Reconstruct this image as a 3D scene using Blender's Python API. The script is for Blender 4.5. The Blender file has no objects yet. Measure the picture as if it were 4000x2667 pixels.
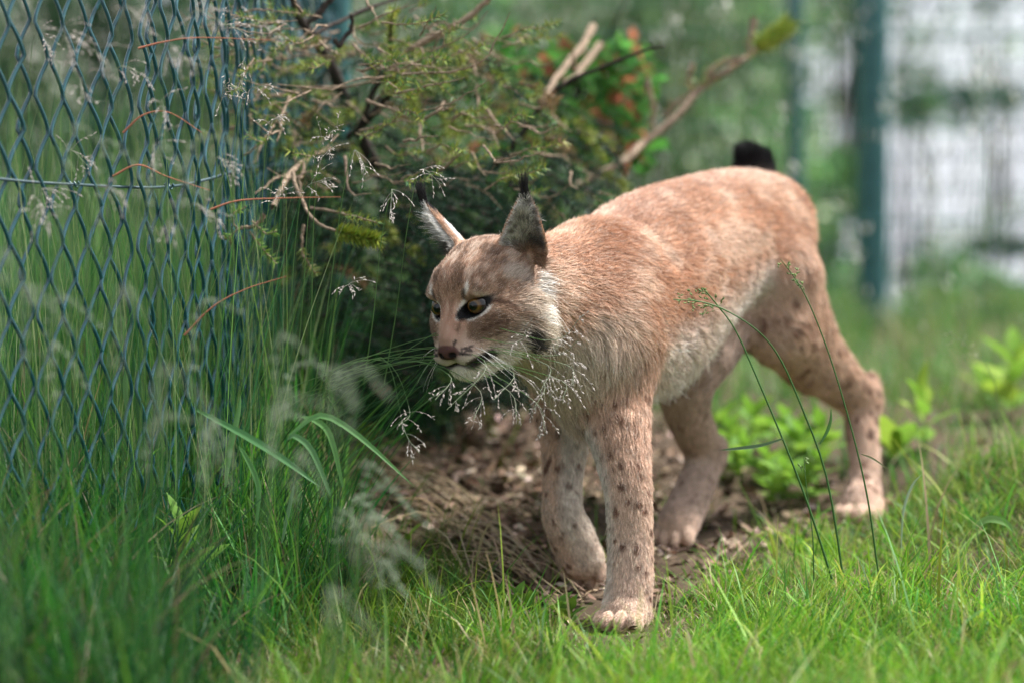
import bpy, bmesh, math, random
import numpy as np
from mathutils import Vector, Matrix

random.seed(7)
RNG = np.random.default_rng(7)
R = math.radians
scene = bpy.context.scene
COL = scene.collection

# ------------------------------------------------------------------ camera
FPX = 15000.0            # focal length in pixels of the 4000 px wide photograph
CAM_Z = 0.55
HORIZON = 1150.0
cam_d = bpy.data.cameras.new('camera')
cam = bpy.data.objects.new('camera', cam_d)
COL.objects.link(cam)
scene.camera = cam
cam_d.sensor_width = 36.0
cam_d.lens = FPX / 4000.0 * 36.0
PITCH = math.atan((1333.5 - HORIZON) / FPX)
cam.location = (0, 0, CAM_Z)
cam.rotation_euler = (math.pi / 2 - PITCH, 0, 0)
cam_d.clip_start = 0.1
cam_d.clip_end = 800
cam_d.dof.use_dof = True
cam_d.dof.focus_distance = 5.80
cam_d.dof.aperture_fstop = 2.0
cam_d.dof.aperture_blades = 9

# ------------------------------------------------------------------ light
SUN_EL, SUN_AZ = R(57), R(74)      # azimuth from +Y (view direction) towards +X
world = bpy.data.worlds.new('World')
scene.world = world
world.use_nodes = True
wt = world.node_tree
wt.nodes.clear()
wo = wt.nodes.new('ShaderNodeOutputWorld')
bg = wt.nodes.new('ShaderNodeBackground')
sky = wt.nodes.new('ShaderNodeTexSky')
sky.sky_type = 'NISHITA'
sky.sun_disc = False
sky.sun_elevation = SUN_EL
sky.sun_rotation = SUN_AZ
sky.dust_density = 4.0
sky.ozone_density = 1.5
cloud = wt.nodes.new('ShaderNodeMix'); cloud.data_type = 'RGBA'
cloud.inputs['Factor'].default_value = 0.72      # a thin bright overcast veil over the blue
cloud.inputs['B'].default_value = (9.6, 10.1, 10.9, 1)
wt.links.new(sky.outputs[0], cloud.inputs['A'])
wt.links.new(cloud.outputs['Result'], bg.inputs[0])
bg.inputs[1].default_value = 0.071
wt.links.new(bg.outputs[0], wo.inputs[0])

sun_d = bpy.data.lights.new('sun', 'SUN')
sun_d.energy = 4.6
sun_d.angle = R(9)
sun_d.color = (1.0, 0.975, 0.94)
sun = bpy.data.objects.new('sun', sun_d)
COL.objects.link(sun)
sdir = Vector((math.sin(SUN_AZ) * math.cos(SUN_EL), math.cos(SUN_AZ) * math.cos(SUN_EL), math.sin(SUN_EL)))
sun.location = sdir * 30
sun.rotation_euler = sdir.to_track_quat('Z', 'Y').to_euler()

scene.view_settings.view_transform = 'Standard'
scene.view_settings.look = 'None'
scene.view_settings.exposure = 1.0
scene.view_settings.gamma = 1.0
scene.render.engine = 'CYCLES'
scene.cycles.use_denoising = True
scene.cycles.max_bounces = 8
scene.cycles.diffuse_bounces = 4
scene.cycles.glossy_bounces = 3
scene.cycles.transmission_bounces = 6
scene.cycles.transparent_max_bounces = 8
scene.cycles.sample_clamp_indirect = 6.0
scene.cycles.caustics_reflective = False
scene.cycles.caustics_refractive = False

# ------------------------------------------------------------------ helpers
def U(px, py, d):
    """point seen at photo pixel (px, py), d metres in front of the camera"""
    x = (np.asarray(px, float) - 2000.0) / FPX
    z = (1333.5 - np.asarray(py, float)) / FPX
    c, s = math.cos(PITCH), math.sin(PITCH)
    wy = c + z * s
    wz = z * c - s
    k = np.asarray(d, float) / wy
    return np.stack([x * k, wy * k, wz * k + CAM_Z], -1)

def proj(P):
    P = np.asarray(P, float)
    c, s = math.cos(PITCH), math.sin(PITCH)
    y = P[..., 1] * c - (P[..., 2] - CAM_Z) * s
    z = P[..., 1] * s + (P[..., 2] - CAM_Z) * c
    return np.stack([2000 + FPX * P[..., 0] / y, 1333.5 - FPX * z / y], -1)

def nrm(v):
    v = np.asarray(v, float)
    return v / np.maximum(np.linalg.norm(v, axis=-1, keepdims=True), 1e-9)

def _hash(ix, iy, iz, seed):
    h = (ix * 374761393 + iy * 668265263 + iz * 2147483647 + seed * 974634777) & 0xFFFFFFFF
    h = ((h ^ (h >> 13)) * 1274126177) & 0xFFFFFFFF
    h = h ^ (h >> 16)
    return (h & 0xFFFFFF) / float(0xFFFFFF)

def vnoise(P, scale=1.0, seed=0):
    """value noise 0..1 at points P (N,3)"""
    Q = np.asarray(P, float) * scale
    I = np.floor(Q).astype(np.int64)
    f = Q - I
    f = f * f * (3 - 2 * f)
    out = 0
    for dx in (0, 1):
        for dy in (0, 1):
            for dz in (0, 1):
                w = (f[:, 0] if dx else 1 - f[:, 0]) * (f[:, 1] if dy else 1 - f[:, 1]) * (f[:, 2] if dz else 1 - f[:, 2])
                out = out + w * _hash(I[:, 0] + dx, I[:, 1] + dy, I[:, 2] + dz, seed)
    return out

def fbm(P, scale=1.0, seed=0, octaves=3):
    a, s, t = 1.0, 0.0, 0.0
    for k in range(octaves):
        s = s + a * vnoise(P, scale * 2 ** k, seed + k * 17)
        t += a
        a *= 0.5
    return s / t

def sstep(a, b, x):
    t = np.clip((x - a) / (b - a), 0, 1)
    return t * t * (3 - 2 * t)

def tag(o, label=None, cat=None, group=None, kind=None):
    if label: o['label'] = label
    if cat: o['category'] = cat
    if group: o['group'] = group
    if kind: o['kind'] = kind
    return o

def link(o, parent=None):
    COL.objects.link(o)
    if parent is not None:
        o.parent = parent
        o.matrix_parent_inverse = Matrix.Translation(-parent.location)
    return o

def empty(name, loc=(0, 0, 0)):
    o = bpy.data.objects.new(name, None)
    o.empty_display_size = 0.05
    o.location = loc
    COL.objects.link(o)
    return o

def mesh_np(name, V, F, mat, parent=None, smooth=True, colors=None, mats=None, midx=None):
    """mesh object from numpy arrays; F (n,3) or (n,4), or a list of such arrays"""
    me = bpy.data.meshes.new(name)
    Fs = F if isinstance(F, list) else [F]
    Fs = [np.asarray(f, np.int32) for f in Fs if len(f)]
    V = np.asarray(V, np.float32)
    me.vertices.add(len(V))
    me.vertices.foreach_set('co', V.ravel())
    nl = sum(f.size for f in Fs); nf = sum(len(f) for f in Fs)
    me.loops.add(nl)
    me.loops.foreach_set('vertex_index', np.concatenate([f.ravel() for f in Fs]))
    me.polygons.add(nf)
    tot = np.concatenate([np.full(len(f), f.shape[1], np.int32) for f in Fs])
    st = np.concatenate([[0], np.cumsum(tot)[:-1]]).astype(np.int32)
    me.polygons.foreach_set('loop_start', st)
    me.polygons.foreach_set('loop_total', tot)
    me.polygons.foreach_set('use_smooth', np.full(nf, smooth, bool))
    me.update(calc_edges=True)
    if colors is not None:
        a = me.attributes.new('tint', 'FLOAT_COLOR', 'POINT')
        c = np.ones((len(V), 4), np.float32); c[:, :3] = colors
        a.data.foreach_set('color', c.ravel())
    for m in (mats or [mat]):
        me.materials.append(m)
    if midx is not None:
        me.polygons.foreach_set('material_index', np.asarray(midx, np.int32))
    return link(bpy.data.objects.new(name, me), parent)

def tube_arrays(pts, rad, sides=6, cap=True):
    """tube along pts (n,3) with radii (n,)"""
    pts = np.asarray(pts, float); n = len(pts)
    rad = np.broadcast_to(np.asarray(rad, float), (n,))
    T = nrm(np.gradient(pts, axis=0))
    up = np.array([0, 0, 1.0]) if abs(T[0][2]) < 0.9 else np.array([1.0, 0, 0])
    N = np.zeros_like(pts)
    a = nrm(np.cross(T[0], up))
    for i in range(n):
        a = nrm(a - T[i] * np.dot(a, T[i])); N[i] = a
    B = np.cross(T, N)
    ang = np.linspace(0, 2 * math.pi, sides, endpoint=False)
    V = (pts[:, None, :] + rad[:, None, None] * (np.cos(ang)[None, :, None] * N[:, None, :] + np.sin(ang)[None, :, None] * B[:, None, :])).reshape(-1, 3)
    i = np.arange(n - 1)[:, None] * sides; j = np.arange(sides)[None, :]; k = (j + 1) % sides
    F = np.stack([i + j, i + k, i + sides + k, i + sides + j], -1).reshape(-1, 4)
    return V, F

class Batch:
    """collects pieces of one part"""
    def __init__(self): self.V = []; self.Q = []; self.T = []; self.C = []; self.n = 0
    def add(self, V, F, col=None):
        F = np.asarray(F); V = np.asarray(V)
        (self.Q if F.shape[1] == 4 else self.T).append(F + self.n)
        self.V.append(V); self.n += len(V)
        if col is not None:
            self.C.append(np.broadcast_to(np.asarray(col, float), (len(V), 3)))
    def build(self, name, mat, parent=None, smooth=True):
        Fs = []
        if self.Q: Fs.append(np.concatenate(self.Q))
        if self.T: Fs.append(np.concatenate(self.T))
        return mesh_np(name, np.concatenate(self.V), Fs, mat, parent, smooth, np.concatenate(self.C) if self.C else None)

def spline(P, n):
    """Catmull-Rom through control points P -> n points"""
    P = np.asarray(P, float)
    Q = np.vstack([2 * P[0] - P[1], P, 2 * P[-1] - P[-2]])
    t = np.linspace(0, len(P) - 1 - 1e-6, n)
    i = t.astype(int); f = (t - i)[:, None]
    a, b, c, d = Q[i], Q[i + 1], Q[i + 2], Q[i + 3]
    return 0.5 * (2 * b + (c - a) * f + (2 * a - 5 * b + 4 * c - d) * f ** 2 + (3 * b - a - 3 * c + d) * f ** 3)

def mat(name, color=(0.5, 0.5, 0.5), rough=0.6, spec=0.3, attr=None, noise=None, transl=0.0, bump=None, sheen=0.0):
    """procedural principled material; attr multiplies by a colour attribute,
    noise=(scale, colour2, amount) mottles, transl mixes in translucency"""
    m = bpy.data.materials.new(name)
    m.use_nodes = True
    nt = m.node_tree; N = nt.nodes; L = nt.links
    N.clear()
    out = N.new('ShaderNodeOutputMaterial')
    p = N.new('ShaderNodeBsdfPrincipled')
    p.inputs['Roughness'].default_value = rough
    p.inputs['Specular IOR Level'].default_value = spec
    if sheen: p.inputs['Sheen Weight'].default_value = sheen
    rgb = N.new('ShaderNodeRGB'); rgb.outputs[0].default_value = (*color, 1)
    c = rgb.outputs[0]
    if attr:
        a = N.new('ShaderNodeAttribute'); a.attribute_name = attr
        c = a.outputs['Color']
    if noise:
        tc = N.new('ShaderNodeTexCoord')
        nz = N.new('ShaderNodeTexNoise'); nz.inputs['Scale'].default_value = noise[0]; nz.inputs['Detail'].default_value = 5
        L.new(tc.outputs['Object'], nz.inputs['Vector'])
        rp = N.new('ShaderNodeValToRGB'); rp.color_ramp.elements[0].position = 0.35; rp.color_ramp.elements[1].position = 0.68
        L.new(nz.outputs['Fac'], rp.inputs['Fac'])
        mu = N.new('ShaderNodeMath'); mu.operation = 'MULTIPLY'; mu.inputs[1].default_value = noise[2]
        L.new(rp.outputs['Color'], mu.inputs[0])
        mx = N.new('ShaderNodeMix'); mx.data_type = 'RGBA'
        L.new(mu.outputs[0], mx.inputs['Factor']); L.new(c, mx.inputs['A']); mx.inputs['B'].default_value = (*noise[1], 1)
        c = mx.outputs['Result']
        if bump:
            b = N.new('ShaderNodeBump'); b.inputs['Strength'].default_value = bump; b.inputs['Distance'].default_value = 0.01
            L.new(nz.outputs['Fac'], b.inputs['Height']); L.new(b.outputs[0], p.inputs['Normal'])
    L.new(c, p.inputs['Base Color'])
    if transl:
        t = N.new('ShaderNodeBsdfTranslucent'); L.new(c, t.inputs['Color'])
        ms = N.new('ShaderNodeMixShader'); ms.inputs[0].default_value = transl
        L.new(p.outputs[0], ms.inputs[1]); L.new(t.outputs[0], ms.inputs[2]); L.new(ms.outputs[0], out.inputs[0])
    else:
        L.new(p.outputs[0], out.inputs[0])
    return m

def curves_obj(name, P, rad, colors, material, parent=None):
    """hair curves: P (n,k,3), rad (k,) or (n,k), colors (n,3) per curve"""
    n, k = P.shape[:2]
    cu = bpy.data.hair_curves.new(name)
    cu.add_curves([k] * n)
    cu.attributes['position'].data.foreach_set('vector', np.ascontiguousarray(P, np.float32).ravel())
    ra = cu.attributes.get('radius') or cu.attributes.new('radius', 'FLOAT', 'POINT')
    ra.data.foreach_set('value', np.ascontiguousarray(np.broadcast_to(rad, (n, k)), np.float32).ravel())
    ca = cu.attributes.new('tint', 'FLOAT_COLOR', 'POINT')
    c = np.ones((n, k, 4), np.float32)
    colors = np.asarray(colors)
    c[:, :, :3] = colors[:, None, :] if colors.ndim == 2 else colors
    ca.data.foreach_set('color', c.ravel())
    cu.materials.append(material)
    return link(bpy.data.objects.new(name, cu), parent)
# ================================================================== ground
_gc = [(2440, 2452, 5.90), (2250, 2305, 6.10), (2640, 2125, 6.44), (3370, 2050, 6.65),
       (2000, 2720, 5.30), (3000, 2720, 5.25), (3950, 2720, 5.20), (200, 2720, 5.25), (1200, 2720, 5.30),
       (2900, 2450, 5.75), (3600, 2350, 5.85), (1700, 2400, 5.85),
       (1750, 2080, 6.35), (1750, 1830, 6.8), (1500, 1660, 7.2), (1000, 2150, 6.1), (500, 2300, 5.75), (100, 2200, 5.7),
       (3800, 1960, 6.4), (4050, 1800, 6.6), (3500, 2140, 6.35), (3000, 2220, 6.25),
       (3000, 1700, 7.5), (3750, 1520, 8.4), (3450, 1275, 10.6), (4150, 1245, 11), (2600, 1560, 8.0), (2000, 1400, 9.5),
       (2700, 1290, 11), (1200, 1450, 9), (500, 1500, 8.5), (-300, 1500, 8.5), (-400, 1900, 6.2), (4500, 1500, 8.5), (4600, 2100, 6.2), (-600, 2720, 5.0), (4600, 2720, 5.0)]
_gp = np.array([U(*c) for c in _gc])
_gp = np.vstack([_gp, [[-1.2, 3.0, .02], [1.2, 3.0, .02], [0, 2.0, .0], [-3, 5.5, .10], [3, 6, .14], [-4, 10, .4], [5, 11, .45], [0, 0, -.05], [0, 12, .47], [-4, 2, 0], [4, 2, 0]]])
def _tps(r): return np.where(r > 1e-9, r * r * np.log(np.maximum(r, 1e-9)), 0)
_n = len(_gp)
_A = np.zeros((_n + 3, _n + 3))
_A[:_n, :_n] = _tps(np.linalg.norm(_gp[:, None, :2] - _gp[None, :, :2], axis=-1)) + np.eye(_n) * .02
_A[:_n, _n] = 1; _A[:_n, _n + 1:] = _gp[:, :2]; _A[_n:, :_n] = _A[:_n, _n:].T
_gw = np.linalg.solve(_A, np.concatenate([_gp[:, 2], [0, 0, 0]]))
_ft = np.array([[*U(2430, 2430, 5.91)[:2], .026], [*U(2268, 2250, 6.16)[:2], .070], [*U(2635, 2100, 6.44)[:2], .118], [*U(3365, 2030, 6.65)[:2], .148]])
def gh(x, y, detail=True):
    """ground height; the bank rises behind the lynx and falls away beyond the far fence"""
    x = np.asarray(x, float); y = np.asarray(y, float)
    sh = np.broadcast(x, y).shape
    X = np.broadcast_to(x, sh).ravel(); Y = np.broadcast_to(y, sh).ravel()
    Xc = np.clip(X, -5, 5.5); Yc = np.clip(Y, -1, 12)
    z = np.zeros(len(X))
    for i in range(0, len(X), 50000):
        P = np.stack([Xc[i:i + 50000], Yc[i:i + 50000]], -1)
        z[i:i + 50000] = _tps(np.linalg.norm(P[:, None] - _gp[None, :, :2], axis=-1)) @ _gw[:_n] + _gw[_n] + P @ _gw[_n + 1:]
    z = np.clip(z, -.3, .6)
    z = z - np.clip(Y - 11.5, 0, 30) * .22
    if detail:
        P3 = np.stack([X, Y, np.zeros_like(X)], -1)
        near = sstep(13, 9, Y)
        z = z + near * ((fbm(P3, 3.0, 60, 3) - .5) * .035 + (fbm(P3, 14, 61, 2) - .5) * .022)
    for fx, fy, fz in _ft:      # trodden hollows under the paws
        w = np.exp(-(((X - fx) ** 2 + (Y - fy) ** 2) / .10 ** 2))
        z = z * (1 - w) + fz * w
    return z.reshape(sh)

def grid_axis(a, b, fine0, fine1, sf, sc):
    out = [a]
    while out[-1] < b:
        t = out[-1]
        out.append(t + (sf if fine0 - sf < t < fine1 else min(sc * (1 + .6 * max(fine0 - t, t - fine1, 0)), 40)))
    return np.array(out)
gx = np.concatenate([-grid_axis(1.6, 300, -1, 1.6, .02, .12)[::-1], np.arange(-1.58, 1.59, .02), grid_axis(1.6, 300, -1, 1.6, .02, .12)])
gy = np.concatenate([np.arange(-3, 4.6, .2), np.arange(4.6, 7.6, .02), np.arange(7.6, 13, .08), grid_axis(13, 400, 0, 1, .1, .15)])
GX, GY = np.meshgrid(gx, gy, indexing='ij')
GZ = gh(GX, GY)
gi = np.arange(GX.size).reshape(GX.shape)
GF = np.stack([gi[:-1, :-1], gi[1:, :-1], gi[1:, 1:], gi[:-1, 1:]], -1).reshape(-1, 4)
soil = mat('soil', (.065, .047, .032), .95, .1, noise=(9, (.12, .085, .058), .8), bump=.6)
_nt = soil.node_tree
ground = mesh_np('ground', np.stack([GX, GY, GZ], -1).reshape(-1, 3), GF, soil)
tag(ground, 'bare brown soil bank under the grass and leaf litter', 'ground', kind='structure')
# ================================================================== the lynx
BF = nrm(np.array([-0.467, -0.884, 0.0]))      # direction the body walks in
BL = np.array([-BF[1], BF[0], 0.0])            # its left side
HY, HP, HR = R(37), R(20), R(3)               # head: turned, dipped and tilted
H_O = U(1872, 1138, 5.82)
_hf = np.array([-math.sin(HY) * math.cos(HP), -math.cos(HY) * math.cos(HP), -math.sin(HP)])
_hl = np.array([math.cos(HY), -math.sin(HY), 0.0])
_hu = np.cross(_hf, _hl)
_hl, _hu = _hl * math.cos(HR) + _hu * math.sin(HR), _hu * math.cos(HR) - _hl * math.sin(HR)
H_M = np.stack([_hl, _hf, _hu], 0)             # rows: local axes
def to_head(P): return (np.asarray(P) - H_O) @ H_M.T
def from_head(Q): return np.asarray(Q) @ H_M + H_O
def headdir(v): return np.asarray(v) @ H_M

PR = []      # primitives: dict(kind, data, k, flow, fur, lift)
GRP = [0]
def cone(a, b, ra, rb, k=0.03, flow=None, fur=0.02, lift=0.3, head=False, tagn='', grp=None):
    if grp is None: GRP[0] += 1; grp = GRP[0]
    if head: a, b = from_head(a), from_head(b)
    a, b = np.asarray(a, float), np.asarray(b, float)
    if flow is None: flow = nrm(b - a)
    elif head: flow = headdir(nrm(flow))
    PR.append(dict(kind='c', a=a, b=b, ra=ra, rb=rb, k=k, flow=nrm(flow), fur=fur, lift=lift, tag=tagn, grp=grp,
                   c=(a + b) / 2, R=np.linalg.norm(b - a) / 2 + max(ra, rb)))
def ell(c, r, k=0.03, flow=(0, 0, -1), fur=0.02, lift=0.3, head=False, axes=None, tagn=''):
    GRP[0] += 1
    A = np.eye(3) if axes is None else np.asarray(axes)
    if head:
        c = from_head(c); A = A @ H_M; flow = headdir(nrm(flow))
    PR.append(dict(kind='e', c=np.asarray(c, float), r=np.asarray(r, float), A=A, k=k, flow=nrm(flow), fur=fur, lift=lift, tag=tagn, grp=GRP[0], R=max(r)))

BACK = -BF
DOWN = np.array([0, 0, -1.0])
def chain(pts, rads, k, flow=None, fur=0.014, lift=0.22, tagn=''):
    n = len(pts); m = (n - 1) * 3 + 1
    W = spline(np.column_stack([np.array([U(*p) for p in pts]), rads]), m)
    fr = np.interp(np.linspace(0, n - 1, m), np.arange(n), [fur] * n if np.isscalar(fur) else list(fur) + [fur[-1]] * (n - len(fur)))
    GRP[0] += 1
    for i in range(m - 1):
        cone(W[i, :3], W[i + 1, :3], W[i, 3], W[i + 1, 3], k, flow, fr[i], lift, tagn=tagn, grp=GRP[0])

# trunk
bd = nrm(BACK + 0.25 * DOWN)
chain([(2285, 1290, 6.06), (2440, 1190, 6.22), (2570, 1090, 6.33), (2720, 1010, 6.44), (2850, 940, 6.54), (2985, 900, 6.65)],
      [.106, .126, .124, .110, .096, .084], .04, nrm(BACK + .15 * DOWN), .022, .26, 'body')
chain([(2330, 1045, 6.16), (2480, 905, 6.27), (2700, 822, 6.44), (2880, 785, 6.58), (3000, 815, 6.67)],
      [.066, .054, .050, .048, .045], .05, BACK, .018, .22, 'back')
cone(U(2970, 900, 6.66), U(3040, 930, 6.72), .070, .050, .04, nrm(BACK + DOWN), .026, .3, tagn='rump')
# belly with long pale fur
chain([(2390, 1370, 6.16), (2570, 1275, 6.3), (2740, 1080, 6.44)], [.084, .084, .058], .05, nrm(BACK * .6 + DOWN), .038, .4, 'belly')
# chest front
cone(U(2265, 1330, 6.02), U(2310, 1545, 6.07), .080, .054, .05, nrm(DOWN + .25 * BF), .036, .38, tagn='chest')
# neck
cone(U(2330, 1175, 6.12), U(2040, 1150, 5.92), .102, .076, .05, nrm(BACK + .35 * DOWN), .026, .3, tagn='neck')
cone(U(2250, 1290, 6.04), U(2060, 1240, 5.93), .086, .060, .05, nrm(BACK + .9 * DOWN), .024, .32, tagn='throat')
cone(U(2320, 1065, 6.15), U(2090, 1090, 5.98), .064, .050, .04, nrm(BACK + .15 * DOWN), .018, .25, tagn='nape')
# left fore leg, standing
cone(U(2345, 1060, 6.10), U(2375, 1320, 6.06), .062, .066, .06, nrm(DOWN + .35 * BACK), .020, .25, tagn='shoulder')
chain([(2375, 1310, 6.06), (2385, 1530, 6.05), (2422, 1720, 6.01), (2452, 1900, 5.98), (2462, 2100, 5.97), (2460, 2260, 5.96), (2450, 2370, 5.95)],
      [.068, .061, .045, .0360, .0335, .0345, .036], .03, None, [.022, .02, .016, .013, .012, .011], .28, 'legF')
# right fore leg, lifted with the paw hanging
chain([(2270, 1270, 6.18), (2215, 1520, 6.2), (2205, 1720, 6.17), (2196, 1900, 6.14), (2200, 2010, 6.13), (2232, 2090, 6.145), (2262, 2170, 6.16)],
      [.070, .056, .037, .030, .033, .036, .034], .022, None, [.022, .02, .015, .012, .010, .009], .24, 'legF')
# left hind leg, stretched back
chain([(2985, 975, 6.6), (3060, 1180, 6.6), (3170, 1370, 6.69), (3300, 1510, 6.77), (3368, 1560, 6.8)],
      [.076, .070, .053, .040, .030], .035, None, [.024, .022, .018, .014], .25, 'legH')
chain([(3368, 1560, 6.8), (3366, 1660, 6.78), (3378, 1790, 6.755), (3376, 1900, 6.73), (3372, 1960, 6.7)],
      [.029, .0295, .0265, .029, .033], .016, None, [.014, .012, .010, .009], .22, 'legH')
cone(U(3380, 1560, 6.8), U(3392, 1490, 6.815), .024, .017, .016, DOWN, .012, .25, tagn='legH')
cone(U(3030, 1080, 6.54), U(3045, 1290, 6.55), .070, .048, .04, nrm(DOWN + .3 * BACK), .022, .25, tagn='legH')
cone(U(3030, 1290, 6.53), U(3170, 1440, 6.68), .046, .036, .04, None, .018, .25, tagn='legH')
# right hind leg, stepping forward under the belly
chain([(2880, 1030, 6.68), (2760, 1290, 6.5), (2690, 1450, 6.47), (2682, 1590, 6.5), (2722, 1700, 6.55), (2762, 1770, 6.58)],
      [.09, .070, .052, .038, .034, .030], .03, None, [.022, .02, .018, .014, .012], .25, 'legHR')
chain([(2762, 1770, 6.58), (2728, 1870, 6.55), (2690, 1960, 6.52), (2660, 2020, 6.49)], [.029, .031, .033, .034], .018, None, [.012, .010, .009], .22, 'legHR')
cone(U(2765, 1770, 6.59), U(2795, 1735, 6.6), .024, .017, .014, DOWN, .011, .25, tagn='legHR')

def paw(px, py, d, fwd, up, w, l, h, fur=.0062, claws=True, drop=0.0):
    """paw: a pad and four toes, fwd and up in the world"""
    c = U(px, py, d); fwd = nrm(fwd); up = nrm(up); lf = np.cross(up, fwd)
    ell(c - fwd * l * .1 - up * h * .1, (w * .92, l * .62, h * .85), .016, fwd + .3 * DOWN, fur, .3, axes=np.stack([lf, fwd, up]), tagn='paw')
    for i, (s, y) in enumerate(((-.72, .30), (-.27, .52), (.27, .52), (.72, .30))):
        t = c + lf * w * s + fwd * l * y - up * (h * .28 + drop)
        ell(t, (w * .27, l * .44, h * .54), .0042, fwd + .4 * DOWN, fur * .8, .28, axes=np.stack([nrm(lf - fwd * s * .2), nrm(fwd + lf * s * .2), up]), tagn='paw')
paw(2438, 2400, 5.93, BF * .9 + BL * -.05, (0, 0, 1), .039, .050, .032)
paw(3370, 1985, 6.68, BF + BL * -.12, (0, 0, 1), .044, .052, .033)
paw(2640, 2052, 6.465, nrm(BF * .8 + DOWN * .55), nrm(BF * .55 + np.array([0, 0, .8])), .037, .046, .030)
paw(2268, 2190, 6.17, nrm(DOWN + BACK * .25 + BF * .1), nrm(BF + DOWN * .15), .038, .046, .030, .009)

# tail: short, black, held up over the rump
TAIL = [U(2965, 810, 6.70), U(2962, 705, 6.74), U(2945, 645, 6.75), U(2922, 612, 6.74)]
for i in range(3):
    cone(TAIL[i], TAIL[i + 1], (.030, .021, .021)[i], (.021, .021, .017)[i], .02, None, .020 if i else .022, .6, tagn='tail')

# head ----------------------------------------------------------
hb = (0, -1, 0)
ell((0, -.022, .013), (.070, .080, .061), .02, (0, -1, .25), .010, .28, True, tagn='head')
ell((0, .036, .024), (.050, .038, .036), .02, (0, -.8, .6), .007, .3, True, tagn='head')
for s in (-1, 1):
    ell((s * .043, .020, -.030), (.030, .042, .036), .02, (s * .5, -1, -.35), .010, .3, True, tagn='cheek')
    ell((s * .060, -.020, -.055), (.034, .036, .046), .025, (s * .55, -.7, -.9), .031, .30, True, tagn='ruff')
    ell((s * .0315, .054, .019), (.022, .015, .010), .014, (s * .5, -.5, .6), .006, .35, True, tagn='brow')
    ell((s * .0195, .081, -.068), (.0235, .027, .0185), .008, (s * .8, -.7, -.35), .006, .25, True, tagn='muzzle')
    ell((s * .030, .050, -.040), (.026, .034, .026), .02, (s * .6, -1, -.2), .007, .25, True, tagn='cheek')
    cone((s * .012, .070, -.088), (s * .042, -.005, -.070), .018, .026, .02, (s * .45, -.6, -.8), .022, .35, True, tagn='jaw')
cone((0, .044, .010), (0, .091, -.045), .029, .0205, .012, (0, -.9, .35), .005, .22, True, tagn='bridge')
ell((0, .068, -.098), (.023, .023, .0145), .010, (0, -.3, -1), .012, .3, True, tagn='chin')
ell((0, .015, -.080), (.040, .050, .030), .03, (0, -.6, -1), .030, .35, True, tagn='throat')
ell((0, .1055, -.0575), (.0190, .010, .0125), .005, (0, -1, .4), .001, .1, True, tagn='nose')
NPR = len(PR)

EYE_C = [from_head((s * .0345, .0540, -.004)) for s in (-1, 1)]
EYE_R = .0162
EAR = []
for s in (-1, 1):
    base = np.array([s * .057, -.048, .032]); tip = np.array([s * .101, -.044, .137])
    face = nrm(np.array([s * .62, .78, .05]))        # the way the opening looks
    EAR.append((base, tip, face, s))

def smin(a, b, k):
    h = np.maximum(k - np.abs(a - b), 0) / k
    return np.minimum(a, b) - h * h * k * .25
def smax(a, b, k): return -smin(-a, -b, k)

def prim_d(p, P):
    if p['kind'] == 'c':
        a, ba = p['a'], p['b'] - p['a']
        pa = P - a
        t = np.clip(pa @ ba / (ba @ ba), 0, 1)
        q = pa - t[:, None] * ba
        return np.sqrt((q * q).sum(1)) - (p['ra'] + (p['rb'] - p['ra']) * t)
    q = (P - p['c']) @ p['A'].T
    k0 = np.sqrt(((q / p['r']) ** 2).sum(1))
    k1 = np.sqrt(((q / p['r'] ** 2) ** 2).sum(1))
    return k0 * (k0 - 1) / np.maximum(k1, 1e-6)

def ear_d(Q, base, tip, face, s):
    ax = tip - base; L = np.linalg.norm(ax); ax = ax / L
    fc = nrm(face - ax * (face @ ax)); sd = np.cross(ax, fc)
    q = Q - base
    u = q @ ax; v = q @ fc; w = q @ sd
    t = np.clip(u / L, -.2, 1.0)
    half = .042 * np.power(np.clip(1 - t, 0, 1.2), .72) + .0025       # leaf-shaped outline
    half = half * (1 - .25 * sstep(.25, -.2, t))
    bend = -.021 * (1 - (w / np.maximum(half, .004)) ** 2) * np.clip(1.05 - t, 0, 1)   # hollow to the front
    th = .0042 + .004 * sstep(.3, -.1, t)
    dv = np.abs(v - bend) - th
    dw = np.abs(w) - half
    r_ = .003
    a, b = dv * .75 + r_, dw * .85 + r_
    dsh = np.sqrt(np.maximum(a, 0) ** 2 + np.maximum(b, 0) ** 2) + np.minimum(np.maximum(a, b), 0) - r_
    return np.maximum(dsh, np.maximum(u - L, -u - .012))

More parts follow.
